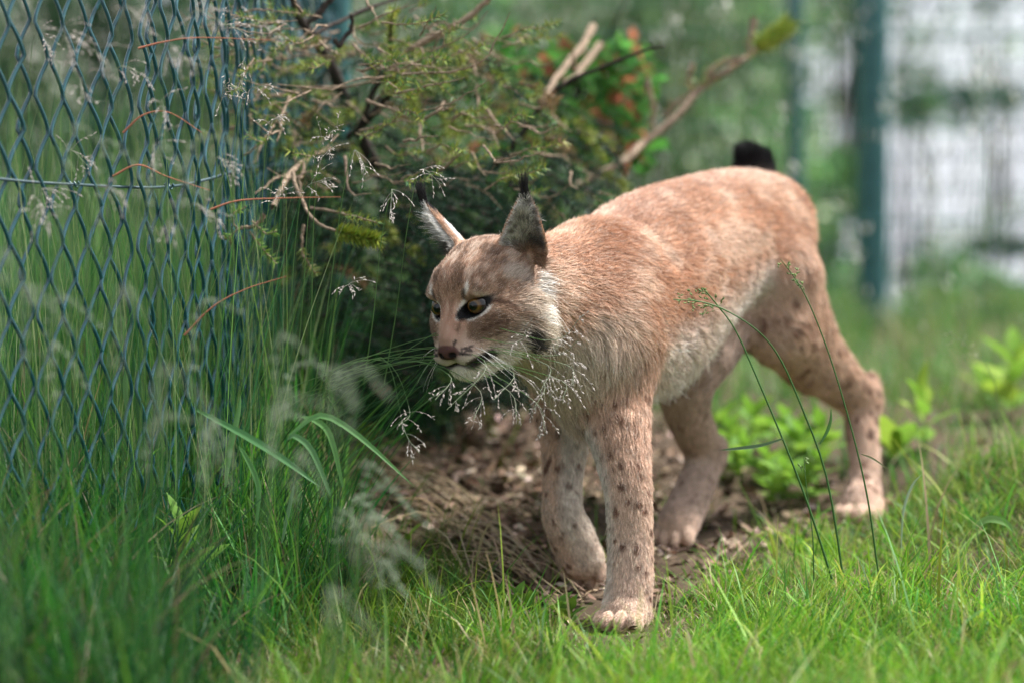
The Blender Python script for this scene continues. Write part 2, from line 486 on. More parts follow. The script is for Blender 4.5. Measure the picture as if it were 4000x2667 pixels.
def sdf(P):
    P = np.asarray(P, np.float64)
    cen = P.mean(0); rad = np.sqrt(((P - cen) ** 2).sum(1)).max()
    d = np.full(len(P), 1.0)
    g = None; gd = None; gk = 0
    for p in PR:
        if np.linalg.norm(p['c'] - cen) > rad + p['R'] + .09: continue
        x = prim_d(p, P)
        if p['grp'] == g:
            gd = np.minimum(gd, x)
        else:
            if g is not None: d = smin(d, gd, gk)
            g, gd, gk = p['grp'], x, p['k']
    if g is not None: d = smin(d, gd, gk)
    if np.linalg.norm(H_O - cen) < rad + .25:
        Q = to_head(P)
        for b, t, f, s in EAR:
            d = smin(d, ear_d(Q, b, t, f, s), .012)
        X = np.abs(Q[:, 0])
        # almond eye openings, slanted, inner corner low
        ex, ey, ez = X - .0350, Q[:, 1] - .066, Q[:, 2] + .004
        c_, s_ = math.cos(R(20)), math.sin(R(20))
        eu, ev = ex * c_ + ez * s_, -ex * s_ + ez * c_
        al = np.sqrt((eu / .0178) ** 2 + (ev / np.where(ev > 0, .0094, .0122)) ** 2 + (ey / .017) ** 2)
        d = smax(d, -(al - 1) * .0095, .004)
        # mouth line and nostrils
        mz = Q[:, 2] + .0820 + .30 * np.clip(X - .003, 0, .014) - .40 * np.maximum(X - .020, 0)
        my = np.maximum(.052 - Q[:, 1], 0)
        d = np.maximum(d, -(np.sqrt(mz ** 2 * 1.0 + my ** 2 + np.maximum(X - .040, 0) ** 2) - .0022))
        nd = np.sqrt(((X - .0105) / .0055) ** 2 + ((Q[:, 1] - .1120) / .005) ** 2 + ((Q[:, 2] + .0605) / .0032) ** 2)
        d = np.maximum(d, -(nd - 1) * .0045)
    return d

def sdf_all(P, chunk=20000):
    return np.concatenate([sdf(P[i:i + chunk]) for i in range(0, len(P), chunk)])

def lynx_surface(h=.003, m=4):
    H = h * m
    los, his = [], []
    for p in PR:
        los.append(p['c'] - p['R']); his.append(p['c'] + p['R'])
    for b, t, f, s in EAR:
        los.append(from_head(t) - .03); his.append(from_head(t) + .03)
    lo = np.min(los, 0) - .03; hi = np.max(his, 0) + .03
    n = np.ceil((hi - lo) / H).astype(int)
    gi = np.stack(np.meshgrid(*[np.arange(k) for k in n], indexing='ij'), -1)
    # coarse pass in blocks of cells
    cd = np.full(tuple(n), 1.0)
    B = 10
    for i in range(0, n[0], B):
        for j in range(0, n[1], B):
            for k in range(0, n[2], B):
                g = gi[i:i + B, j:j + B, k:k + B]
                cd[i:i + B, j:j + B, k:k + B] = sdf((g.reshape(-1, 3) + .5) * H + lo).reshape(g.shape[:3])
    N = n * m
    F = np.repeat(np.repeat(np.repeat(np.sign(cd).astype(np.float32), m, 0), m, 1), m, 2)
    act = np.argwhere(np.abs(cd) < H * 1.35)
    key = (act[:, 0] // 6) * 1000000 + (act[:, 1] // 6) * 1000 + act[:, 2] // 6
    act = act[np.argsort(key, kind='stable')]
    off = np.stack(np.meshgrid(*[np.arange(m)] * 3, indexing='ij'), -1).reshape(-1, 3)
    step = 200
    for i in range(0, len(act), step):
        idx = (act[i:i + step, None, :] * m + off[None]).reshape(-1, 3)
        F[idx[:, 0], idx[:, 1], idx[:, 2]] = sdf((idx + .5) * h + lo)
    # surface nets
    S = F < 0
    cnt = np.zeros(tuple(N - 1), np.uint8)
    for a in (0, 1):
        for b in (0, 1):
            for c in (0, 1):
                cnt += S[a:N[0] - 1 + a, b:N[1] - 1 + b, c:N[2] - 1 + c]
    cells = np.argwhere((cnt > 0) & (cnt < 8))
    del cnt
    ids = np.full(tuple(N - 1), -1, np.int32)
    ids[cells[:, 0], cells[:, 1], cells[:, 2]] = np.arange(len(cells))
    acc = np.zeros((len(cells), 3)); wsum = np.zeros(len(cells))
    corner = np.array([(a, b, c) for a in (0, 1) for b in (0, 1) for c in (0, 1)])
    cv = [F[cells[:, 0] + a, cells[:, 1] + b, cells[:, 2] + c] for a, b, c in corner]
    for i in range(8):
        for j in range(i + 1, 8):
            if np.abs(corner[i] - corner[j]).sum() != 1: continue
            x = (cv[i] < 0) != (cv[j] < 0)
            t = cv[i] / np.where(x, cv[i] - cv[j], 1)
            acc += x[:, None] * (corner[i] + t[:, None] * (corner[j] - corner[i])); wsum += x
    V = (cells + acc / wsum[:, None] + .5) * h + lo
    Q = []
    for ax in range(3):
        o1, o2 = [(1, 2), (2, 0), (0, 1)][ax]
        a = [slice(None)] * 3; b = [slice(None)] * 3
        a[ax] = slice(0, -1); b[ax] = slice(1, None)
        e = np.argwhere(S[tuple(a)] != S[tuple(b)])
        e = e[(e[:, o1] > 0) & (e[:, o2] > 0)]
        inside = S[e[:, 0], e[:, 1], e[:, 2]]
        u1 = np.zeros(3, int); u1[o1] = 1
        u2 = np.zeros(3, int); u2[o2] = 1
        g = [e - u1 - u2, e - u2, e, e - u1]
        q = np.stack([ids[x[:, 0], x[:, 1], x[:, 2]] for x in g], -1)
        q[~inside] = q[~inside][:, ::-1]
        Q.append(q[(q >= 0).all(1)])
    return V, np.concatenate(Q)

LV, LQ = lynx_surface()
def vert_normals(V, Q):
    n = np.cross(V[Q[:, 2]] - V[Q[:, 0]], V[Q[:, 3]] - V[Q[:, 1]])
    N = np.zeros_like(V)
    for k in range(4): np.add.at(N, Q[:, k], n)
    return nrm(N)
def smooth_verts(V, Q, w, it):
    cnt = np.zeros(len(V))
    E = np.concatenate([Q[:, [0, 1]], Q[:, [1, 2]], Q[:, [2, 3]], Q[:, [3, 0]]])
    cnt = np.bincount(E[:, 0], minlength=len(V)) + np.bincount(E[:, 1], minlength=len(V))
    for _ in range(it):
        A = np.stack([np.bincount(E[:, 0], V[E[:, 1], k], len(V)) + np.bincount(E[:, 1], V[E[:, 0], k], len(V)) for k in range(3)], -1)
        V = V + w[:, None] * (A / np.maximum(cnt, 1)[:, None] - V)
    return V
_hd = np.linalg.norm(LV - H_O, axis=1)
_zl = LV[:, 2]
LV = smooth_verts(LV, LQ, .5 * sstep(.13, .2, _hd) * sstep(.10, .2, _zl), 14)
LV = smooth_verts(LV, LQ, np.full(len(LV), .3), 2)
LN = vert_normals(LV, LQ)

# ---- where the coat lies and how it is coloured
TAGS = sorted(set(p['tag'] for p in PR))
TAGI = {t: i for i, t in enumerate(TAGS)}
def coat_weights(P):
    """blended hair flow, length, lift and body-region weights at points on the skin"""
    n = len(P)
    flow = np.zeros((n, 3)); ln = np.zeros(n); lf = np.zeros(n); W = np.zeros((n, len(TAGS)))
    order = np.lexsort((np.floor(P[:, 2] / .08), np.floor(P[:, 1] / .08), np.floor(P[:, 0] / .08)))
    for i in range(0, n, 6000):
        ix = order[i:i + 6000]; X = P[ix]
        cen = X.mean(0); rad = np.sqrt(((X - cen) ** 2).sum(1)).max()
        ds, ps = [], []
        for p in PR:
            if np.linalg.norm(p['c'] - cen) > rad + p['R'] + .05: continue
            ds.append(prim_d(p, X)); ps.append(p)
        D = np.stack(ds, -1)
        w = np.exp(-(D - D.min(1, keepdims=True)) / .009)
        w /= w.sum(1, keepdims=True)
        flow[ix] = w @ np.stack([p['flow'] for p in ps])
        ln[ix] = w @ np.array([p['fur'] for p in ps])
        lf[ix] = w @ np.array([p['lift'] for p in ps])
        T = np.zeros((len(ps), len(TAGS)))
        for j, p in enumerate(ps): T[j, TAGI[p['tag']]] = 1
        W[ix] = w @ T
    return flow, ln, lf, W

def voronoi_spots(P, cell, seed, rmin, rmax, prob):
    """0..1 mask of scattered blotches"""
    Q = P / cell
    I = np.floor(Q).astype(np.int64)
    best = np.full(len(P), 9.0)
    for dx in (-1, 0, 1):
        for dy in (-1, 0, 1):
            for dz in (-1, 0, 1):
                J = I + (dx, dy, dz)
                c = J + np.stack([_hash(J[:, 0], J[:, 1], J[:, 2], seed + k) for k in (1, 2, 3)], -1)
                r = rmin + (rmax - rmin) * _hash(J[:, 0], J[:, 1], J[:, 2], seed + 4)
                on = _hash(J[:, 0], J[:, 1], J[:, 2], seed + 5) < prob
                d = np.linalg.norm(Q - c, axis=1) * cell / r
                best = np.minimum(best, np.where(on, d, 9.0))
    return 1 - sstep(.65, 1.15, best)

_LP = proj(LV); _LD = LV[:, 1]
_front = (LN * nrm(np.array([0, 0, CAM_Z]) - LV)).sum(1) > 0
def surf_at(px, py):
    r = 6
    while True:
        m = np.flatnonzero((np.abs(_LP[:, 0] - px) < r) & (np.abs(_LP[:, 1] - py) < r) & _front)
        if len(m): return LV[m[np.argmin(_LD[m])]]
        r *= 2
def seg_dist(P, pts):
    d = np.full(len(P), 9.0)
    for a, b in zip(pts[:-1], pts[1:]):
        ba = b - a
        t = np.clip((P - a) @ ba / max(ba @ ba, 1e-9), 0, 1)
        d = np.minimum(d, np.linalg.norm(P - a - t[:, None] * ba, axis=1))
    return d
BLACK = (.012, .011, .012); DARK = (.085, .043, .028); WHITE = (.86, .81, .73)
# face marks: photo pixels of the stroke, half width (m), colour, strength
MARKS = [
    ([(1866, 1282), (1905, 1268), (1950, 1262)], .020, (.135, .078, .048), .82),
    ([(1845, 1120), (1868, 1128)], .007, (.14, .08, .05), .7),
    ([(1818, 1112), (1814, 1140)], .0035, WHITE, .8),
    ([(1806, 1146), (1808, 1168)], .0040, BLACK, .75),
    ([(1870, 1150), (1898, 1158), (1925, 1163)], .0050, (.60, .48, .38), .45),
    ([(1793, 1242), (1801, 1212), (1812, 1186)], .0044, WHITE, .75),
    ([(1828, 1248), (1858, 1236), (1886, 1214), (1908, 1190)], .0036, (.72, .66, .58), .85),
    ([(1906, 1172), (1940, 1180), (1972, 1188), (2002, 1204)], .0038, DARK, .9),
    ([(1990, 1210), (2040, 1225), (2080, 1260)], .008, (.22, .12, .07), .6),
    ([(1880, 1292), (1930, 1268), (1985, 1256)], .0026, DARK, .7),
    ([(1905, 1318), (1960, 1300), (2010, 1300)], .0028, DARK, .6),
    ([(1804, 1240), (1796, 1262), (1790, 1285)], .0030, DARK, .65),
    ([(1784, 1324), (1776, 1345), (1770, 1362)], .0026, BLACK, .85),
    ([(1990, 1062), (2050, 1078)], .016, (.42, .36, .31), .6),
    ([(2060, 1296), (2066, 1325), (2078, 1362)], .0135, BLACK, .95),
    ([(2122, 1080), (2112, 1150), (2120, 1225), (2150, 1310)], .013, WHITE, .85),
]
for x0, y0, x1, y1 in ((1797, 1362, 1850, 1351), (1792, 1374, 1846, 1366), (1790, 1387, 1838, 1380)):
    for k in range(4):
        t = (k + .3) / 4
        MARKS.append(([(x0 + (x1 - x0) * t, y0 + (y1 - y0) * t), (x0 + (x1 - x0) * t + 6, y0 + (y1 - y0) * t - 1)], .0026, BLACK, .85))
MARK3 = [(np.array([to_head(surf_at(*q)) for q in pts]), w, np.array(c), s) for pts, w, c, s in MARKS]

CT = dict(body=(.47, .252, .148), back=(.39, .218, .150), rump=(.52, .32, .215), belly=(.86, .82, .77), chest=(.66, .54, .44),
          neck=(.49, .275, .17), throat=(.64, .56, .47), nape=(.43, .24, .15), shoulder=(.46, .25, .155), legF=(.55, .355, .25),
          legH=(.57, .39, .285), legHR=(.53, .39, .31), paw=(.66, .47, .36), tail=(.010, .010, .012), head=(.34, .205, .135),
          cheek=(.34, .215, .14), ruff=(.58, .48, .38), brow=(.42, .27, .18), muzzle=(.70, .60, .50), jaw=(.78, .72, .62),
          bridge=(.47, .255, .175), chin=(.80, .75, .65), nose=(.13, .062, .05))
CTM = np.array([CT[t] for t in TAGS])
def mixc(C, col, m):
    return C + (np.asarray(col) - C) * m[:, None]
def ear_info(Q):
    """distance to the nearer ear, its axis parameter 0..1, side (+ hollow), across"""
    best = np.full(len(Q), 9.0); t_ = np.zeros(len(Q)); sd_ = np.zeros(len(Q)); wd = np.zeros(len(Q)); ids = np.zeros(len(Q), int)
    for i, (base, tip, face, s) in enumerate(EAR):
        ax = tip - base; L = np.linalg.norm(ax); ax = ax / L
        fc = nrm(face - ax * (face @ ax)); sd = np.cross(ax, fc)
        q = Q - base
        d = ear_d(Q, base, tip, face, s)
        u = q @ ax; w = q @ sd; v = q @ fc
        half = .042 * np.power(np.clip(1 - u / L, 0, 1.2), .72) + .0025
        bend = -.021 * (1 - (w / np.maximum(half, .004)) ** 2) * np.clip(1.05 - u / L, 0, 1)
        m = d < best
        best[m] = d[m]; t_[m] = (u / L)[m]; sd_[m] = (v - bend)[m]; wd[m] = (w / half)[m]; ids[m] = i
    return best, t_, sd_, wd, ids

def coat_color(P, N, W):
    Q = to_head(P)
    C = W @ CTM
    w = {t: W[:, i] for t, i in TAGI.items()}
    trunk = w['body'] + w['back'] + w['rump'] + w['shoulder'] + w['neck'] + w['nape']
    n1 = fbm(P, 14, 3, 3)
    C = mixc(C, (.70, .55, .43), trunk * sstep(.46, .68, n1) * .5)
    C = mixc(C, (.34, .165, .09), trunk * sstep(.54, .34, n1) * .6)
    # paler low flank
    flank = (w['body'] + w['rump'] * .3) * sstep(.12, -.45, N[:, 2])
    C = mixc(C, (.80, .72, .64), flank * .85)
    # reddish shoulder stripe streaks and faint body flecks
    fl = voronoi_spots(P * np.array([1, 1, 1.0]), .034, 91, .006, .011, .55)
    C = mixc(C, (.24, .115, .065), trunk * fl * .36)
    # spotted legs
    legs = w['legF'] * sstep(.47, .36, P[:, 2]) + w['legH'] * 1.25 + w['legHR'] * .45 + w['shoulder'] * .12
    sp = np.maximum(voronoi_spots(P, .019, 40, .0040, .0078, .9), w['legH'] * voronoi_spots(P, .036, 57, .008, .013, .7))
    low = sstep(.62, .48, P[:, 2])
    inner = np.zeros(len(P))
    left_side = (P - U(2330, 1600, 6.1)) @ BL > -.01
    inner = np.where(left_side, sstep(.05, .75, -(N @ BL)), sstep(.0, .6, N @ BL))
    fore = w['legF'] * sstep(.42, .34, P[:, 2])
    C = mixc(C, (.70, .64, .57), fore * inner * .85)
    C = mixc(C, (.66, .52, .43), (w['legF'] + w['legH']) * sstep(.38, .12, P[:, 2]) * .5)
    C = mixc(C, (.135, .056, .031), np.clip(legs * low * sp * (1 - .5 * inner) * (.9 + .8 * vnoise(P, 45, 71)), 0, 1) * .9)
    C = mixc(C, (.30, .16, .10), w['legH'] * sstep(.55, .75, fbm(P, 22, 9, 2)) * .5)
    C = mixc(C, (.25, .13, .08), w['paw'] * voronoi_spots(P, .014, 77, .0025, .0045, .5) * .5)
    # tail root keeps the body colour
    tr = 1 - sstep(.02, .05, np.linalg.norm(P - TAIL[0], axis=1))
    C = mixc(C, (.5, .3, .19), w['tail'] * tr)
    # head
    hd = w['head'] + w['brow'] + w['bridge'] * .4 + w['cheek'] * .5
    st = fbm(Q * np.array([1.0, .28, .35]), 130, 21, 2)
    C = mixc(C, (.16, .095, .062), hd * sstep(.48, .60, st) * .8)
    C = mixc(C, (.68, .55, .44), hd * sstep(.47, .30, st) * .5)
    C = mixc(C, (.33, .19, .125), w['bridge'] * sstep(.012, .0, np.abs(Q[:, 0])) * .3)
    C = mixc(C, (.40, .235, .16), w['muzzle'] * sstep(-.072, -.058, Q[:, 2]) * .9)
    F = Q.copy(); F[:, 0] = np.abs(F[:, 0])
    near = np.linalg.norm(Q, axis=1) < .24
    idx = np.flatnonzero(near)
    if len(idx):
        c = C[idx]; f = F[idx]; jn = (fbm(f, 330, 5, 2) - .5) * .9
        for pts, wd, col, s in MARK3:
            c = mixc(c, col, (1 - sstep(.5, 1.2, seg_dist(f, pts) / wd + jn)) * s)
        # dark lids round the eye openings
        ex, ez = f[:, 0] - .0350, f[:, 2] + .004
        c_, s_ = math.cos(R(20)), math.sin(R(20))
        eu, ev = ex * c_ + ez * s_, -ex * s_ + ez * c_
        al = np.sqrt((eu / .0178) ** 2 + (ev / np.where(ev > 0, .0094, .0122)) ** 2)
        c = mixc(c, BLACK, (1 - sstep(1.12, 1.34, al)) * (f[:, 1] > .035))
        # lips
        mz = f[:, 2] + .0820 + .30 * np.clip(f[:, 0] - .003, 0, .014) - .40 * np.maximum(f[:, 0] - .020, 0)
        lw = 1 + 1.3 * sstep(.012, .028, f[:, 0])
        lip = (1 - sstep(.002, .0046, np.abs(mz + .0005) / lw)) * (f[:, 1] > .045) * (f[:, 0] < .045)
        c = mixc(c, (.03, .022, .02), lip * (.65 + .3 * sstep(.012, .03, f[:, 0])))
        # ears
        d, t, sd, wd, _ = ear_info(Q[idx])
        e = 1 - sstep(.003, .010, d)
        hollow = sstep(.0, .002, sd)
        rim = sstep(.72, .95, np.abs(wd))
        inn = np.array([.80, .77, .72]) * np.ones((len(idx), 1))
        inn = mixc(inn, (.10, .085, .08), sstep(.25, .6, wd * np.where(_ == 1, 1, -1) * -1) * .7)
        inn = mixc(inn, (.03, .025, .025), sstep(.40, .2, t) * sstep(-.2, .3, wd * np.where(_ == 1, 1, -1) * -1) * .9)
        inn = mixc(inn, (.09, .075, .07), sstep(.54, .66, fbm(Q[idx] * np.array([1, 1, .3]), 260, 83, 2)) * .7)
        inn = mixc(inn, (.50, .31, .2), rim)
        out = mixc(np.tile(np.array([.44, .27, .18]), (len(idx), 1)), (.78, .76, .74), sstep(.20, .34, t) * (1 - sstep(.52, .66, t)) * (1 - rim))
        out = mixc(out, BLACK, sstep(.66, .80, t) * (1 - .4 * rim))
        out = mixc(out, (.50, .30, .19), sstep(.80, .98, np.abs(wd)) * .8 * (t < .9))
        ec = inn * hollow[:, None] + out * (1 - hollow)[:, None]
        ec = mixc(ec, BLACK, sstep(.93, 1.0, t))
        c = c + (ec - c) * (e * sstep(.05, .2, t))[:, None]
        # nose leather
        nz = w['nose'][idx]
        n2 = np.sqrt((f[:, 0] / .0195) ** 2 + ((f[:, 1] - .1080) / .0130) ** 2 + ((f[:, 2] + .0580) / .0124) ** 2)
        c = mixc(c, (.10, .047, .040), 1 - sstep(.95, 1.12, n2))
        nd = np.sqrt(((f[:, 0] - .0105) / .0065) ** 2 + ((f[:, 1] - .1120) / .008) ** 2 + ((f[:, 2] + .0620) / .0050) ** 2)
        c = mixc(c, (.012, .008, .008), 1 - sstep(.85, 1.2, nd))
        C[idx] = c
    return C

lynx = empty('lynx', tuple(U(2700, 2200, 6.4)))
tag(lynx, 'tawny spotted lynx with black ear tufts walking through the grass', 'lynx')

skin_mat = mat('lynx_skin', attr='tint', rough=.75, spec=.15)
_f, _l, _lf, _W = coat_weights(LV)
skin_c = coat_color(LV, LN, _W)
body = mesh_np('body', LV, LQ, skin_mat, lynx, True, np.clip(skin_c * .8, 0, 1))

fm = bpy.data.materials.new('lynx_fur'); fm.use_nodes = True
_nt = fm.node_tree; _p = _nt.nodes['Principled BSDF']
_a = _nt.nodes.new('ShaderNodeAttribute'); _a.attribute_name = 'tint'
_nt.links.new(_a.outputs['Color'], _p.inputs['Base Color'])
_p.inputs['Roughness'].default_value = .55
_p.inputs['Specular IOR Level'].default_value = .22

def grow_fur(seed=3):
    rng = np.random.default_rng(seed)
    T = np.concatenate([LQ[:, [0, 1, 2]], LQ[:, [0, 2, 3]]])
    A = .5 * np.linalg.norm(np.cross(LV[T[:, 1]] - LV[T[:, 0]], LV[T[:, 2]] - LV[T[:, 0]]), axis=1)
    tl = _l[T].mean(1); cen = LV[T].mean(1)
    q = to_head(cen)
    face = (np.linalg.norm(q, axis=1) < .13) & (tl < .014)
    rad = np.where(face, .00026, np.where(tl < .017, .00036, .00042))
    dens = np.clip(4.6 / (np.maximum(tl, .006) * 2 * rad), 0, 9e5)
    ex = A * dens
    cnt = np.floor(ex + rng.random(len(ex))).astype(int)
    ti = np.repeat(np.arange(len(T)), cnt)
    n = len(ti)
    u, v = rng.random(n), rng.random(n); s = u + v > 1; u[s], v[s] = 1 - u[s], 1 - v[s]
    a, b, c = T[ti].T
    def lerp(X): return X[a] * (1 - u - v)[:, None] + X[b] * u[:, None] + X[c] * v[:, None]
    P = lerp(LV); N = nrm(lerp(LN))
    fl = lerp(_f); ln = lerp(_l[:, None])[:, 0]; lift = lerp(_lf[:, None])[:, 0]; W = lerp(_W)
    rd = rad[ti]
    C = coat_color(P, N, W)
    Q = to_head(P)
    # bald nose, eye openings and mouth
    keep = np.sqrt((Q[:, 0] / .0195) ** 2 + ((Q[:, 1] - .1080) / .0130) ** 2 + ((Q[:, 2] + .0580) / .0124) ** 2) > .97
    for e in EYE_C: keep &= np.linalg.norm(P - e, axis=1) > EYE_R + .0022
    ed, et, es, ew, ei = ear_info(Q)
    onear = (ed < .006) & (et > .05)
    ax = [headdir(nrm(t - b_)) for b_, t, f_, s_ in EAR]
    fc = [headdir(f_) for b_, t, f_, s_ in EAR]
    AX = np.stack(ax)[ei]; FC = np.stack(fc)[ei]
    hollow = onear & (es > 0.0005)
    fl = np.where(onear[:, None], AX, fl)
    across = np.cross(AX, FC)
    fl = np.where((hollow & (np.abs(ew) < .75))[:, None], AX * .5 + FC * .5 - across * ew[:, None] * .9 * np.sign(1), fl)
    ln = np.where(onear, .0065, ln); ln = np.where(hollow & (np.abs(ew) < .8) & (et < .75), .018, ln)
    lift = np.where(onear, .22, lift); lift = np.where(hollow & (np.abs(ew) < .8), .55, lift)
    # shorten on lids, round the mouth, on the muzzle front
    for e in EYE_C:
        d = np.linalg.norm(P - e, axis=1); ln = ln * (.35 + .65 * sstep(.018, .034, d))
    ln *= .5 + .5 * sstep(.105, .06, Q[:, 1]) * 1.0
    mouth = np.abs(Q[:, 2] + .0840) + (Q[:, 1] < .045) + (np.abs(Q[:, 0]) > .045)
    ln *= .45 + .55 * sstep(.003, .014, mouth)
    # tufting: neighbours lean together
    cl = .010
    j1 = np.stack([vnoise(P, 1 / cl, k) for k in (11, 12, 13)], -1) - .5
    j2 = np.stack([vnoise(P, 1 / (cl * 4), k) for k in (14, 15, 16)], -1) - .5
    amt = np.clip(ln / .02, .25, 1.4)[:, None]
    fl = nrm(fl) + (j1 * .55 + j2 * .6) * amt + rng.normal(0, .14, (n, 3))
    tg = nrm(fl - N * (fl * N).sum(1, keepdims=True))
    lift = np.clip(lift + rng.normal(0, .09, n), .05, .9)
    dr = nrm(tg * np.sqrt(1 - lift ** 2)[:, None] + N * lift[:, None])
    ln = ln * rng.uniform(.55, 1.2, n) * np.where(rng.random(n) < .06, 1.45, 1.0) * (.85 + .4 * vnoise(P, 1 / (cl * 2), 18))
    long_ = np.clip((ln - .02) / .03, 0, 1)[:, None]
    K = 5
    pts = np.zeros((n, K, 3)); pts[:, 0] = P - N * .0006
    d = dr.copy()
    wv = rng.normal(0, .10, (n, 3))
    for k in range(1, K):
        pts[:, k] = pts[:, k - 1] + d * (ln / (K - 1))[:, None]
        d = nrm(d + tg * .16 - N * .03 + DOWN * .16 * long_ + wv * .5)
    rr = rd[:, None] * np.array([.9, 1, .85, .55, .12])[None]
    cs = np.where(np.linalg.norm(Q, axis=1) < .14, 1 / .0032, 1 / .008)
    cn = fbm((P + tg * .002) * cs[:, None] * (1 - .0), 1.0, 95, 2)
    br = (np.exp(rng.normal(0, .24, n)) * (.62 + .76 * cn))[:, None]
    C = np.clip(C * br, 0, 1)
    lum = C.mean(1, keepdims=True)
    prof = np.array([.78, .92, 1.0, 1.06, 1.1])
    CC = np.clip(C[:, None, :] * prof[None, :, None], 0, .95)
    # some guard hairs with pale tips, some dark ones
    gh = (rng.random(n) < .17) & (lum[:, 0] > .12)
    CC[gh, 3:] = CC[gh, 3:] * .5 + np.array([.8, .72, .62]) * .5
    keep &= rng.random(n) < 1
    return pts[keep], rr[keep], CC[keep]

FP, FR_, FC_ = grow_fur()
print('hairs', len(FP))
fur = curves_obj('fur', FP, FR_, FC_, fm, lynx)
del FP, FR_, FC_

# eyes
em = bpy.data.materials.new('lynx_eye'); em.use_nodes = True
nt = em.node_tree; p = nt.nodes['Principled BSDF']
tc = nt.nodes.new('ShaderNodeTexCoord')
sx = nt.nodes.new('ShaderNodeSeparateXYZ'); nt.links.new(tc.outputs['Object'], sx.inputs[0])
cb = nt.nodes.new('ShaderNodeCombineXYZ'); nt.links.new(sx.outputs[0], cb.inputs[0]); nt.links.new(sx.outputs[1], cb.inputs[1])
le = nt.nodes.new('ShaderNodeVectorMath'); le.operation = 'LENGTH'; nt.links.new(cb.outputs[0], le.inputs[0])
mr = nt.nodes.new('ShaderNodeMath'); mr.operation = 'DIVIDE'; mr.inputs[1].default_value = EYE_R; nt.links.new(le.outputs['Value'], mr.inputs[0])
rp = nt.nodes.new('ShaderNodeValToRGB'); cr = rp.color_ramp
cr.elements[0].position = 0; cr.elements[0].color = (.002, .002, .002, 1)
cr.elements[1].position = 1; cr.elements[1].color = (.01, .008, .007, 1)
for pos, c in ((.38, (.002, .002, .002, 1)), (.42, (.05, .025, .006, 1)), (.54, (.115, .058, .013, 1)), (.66, (.06, .028, .007, 1)), (.74, (.03, .014, .005, 1)), (.80, (.008, .005, .004, 1))):
    e_ = cr.elements.new(pos); e_.color = c
nt.links.new(mr.outputs[0], rp.inputs[0]); nt.links.new(rp.outputs[0], p.inputs['Base Color'])
p.inputs['Roughness'].default_value = .12
p.inputs['Specular IOR Level'].default_value = .3
p.inputs['Coat Weight'].default_value = .35
p.inputs['Coat Roughness'].default_value = .02
def sphere_arrays(r, nu=24, nv=16):
    th = np.linspace(0, math.pi, nv + 1); ph = np.linspace(0, 2 * math.pi, nu, endpoint=False)
    V = np.stack([np.outer(np.sin(th), np.cos(ph)), np.outer(np.sin(th), np.sin(ph)), np.outer(np.cos(th), np.ones(nu))], -1).reshape(-1, 3) * r
    i = np.arange(nv)[:, None] * nu; j = np.arange(nu)[None]; k = (j + 1) % nu
    return V, np.stack([i + j, i + nu + j, i + nu + k, i + k], -1).reshape(-1, 4)
for c in EYE_C:
    V, F = sphere_arrays(EYE_R)
    V[:, 2] += np.where(V[:, 2] > EYE_R * .75, (V[:, 2] - EYE_R * .75) * .25, 0)
    o = mesh_np('eyeball', V, F, em, None)
    gaze = nrm(_hf * .85 + nrm(np.array([0, 0, CAM_Z]) - c) * .45 + np.array([0, 0, .12]))
    o.rotation_euler = Vector(gaze).to_track_quat('Z', 'Y').to_euler()
    o.location = c
    o.parent = lynx; o.matrix_parent_inverse = Matrix.Translation(-lynx.location)

# ear tufts and whiskers
hm = mat('black_tuft_hair', BLACK, .5, .3, attr='tint')
rng = np.random.default_rng(5)
for i, (b_, t_, f_, s_) in enumerate(EAR):
    n = 190
    base = t_ - nrm(t_ - b_) * rng.uniform(.0, .016, n)[:, None] + rng.normal(0, .0022, (n, 3))
    L = rng.uniform(.014, .042, n)
    d = nrm(nrm(t_ - b_) * 1.0 + np.array([-.55 * s_, -.1, .25]) * .55 + rng.normal(0, .13, (n, 3)))
    pts = np.zeros((n, 5, 3)); pts[:, 0] = base
    for k in range(1, 5):
        pts[:, k] = pts[:, k - 1] + d * (L / 4)[:, None]
        d = nrm(d + np.array([0, -.10, .03]))
    curves_obj('ear_tuft', from_head(pts.reshape(-1, 3)).reshape(n, 5, 3), np.array([.00038, .00036, .0003, .00022, .00008]), np.tile(np.array(BLACK), (n, 1)) * rng.uniform(.6, 2.2, (n, 1)), hm, lynx)
wp, wr = [], []
for s in (-1, 1):
    for r_ in range(3):
        for k in range(2):
            a = np.array([s * (.026 + .005 * k * .6), .088 - .010 * k, -.054 - .007 * r_])
            L = rng.uniform(.05, .10)
            d = nrm(np.array([s * (.9), .15 - .22 * k + rng.normal(0, .12), -.25 - .22 * r_ + rng.normal(0, .12)]))
            P_ = [a]
            for q in range(6):
                P_.append(P_[-1] + d * L / 6); d = nrm(d + np.array([0, -.05, -.10]))
            wp.append(from_head(np.array(P_)))
    for k in range(0):
        a = np.array([s * (.026 + .004 * k), .070, .022]); d = nrm(np.array([s * .35, .45, .8])); P_ = [a]
        L = rng.uniform(.03, .055)
        for q in range(6):
            P_.append(P_[-1] + d * L / 6); d = nrm(d + np.array([s * .08, -.06, -.03]))
        wp.append(from_head(np.array(P_)))
wp = np.array(wp)
curves_obj('whiskers', wp, np.array([.00022, .00022, .0002, .0002, .00016, .0001, .00005]), np.tile(np.array([.85, .83, .78]), (len(wp), 1)), mat('whisker', attr='tint', rough=.4), lynx)
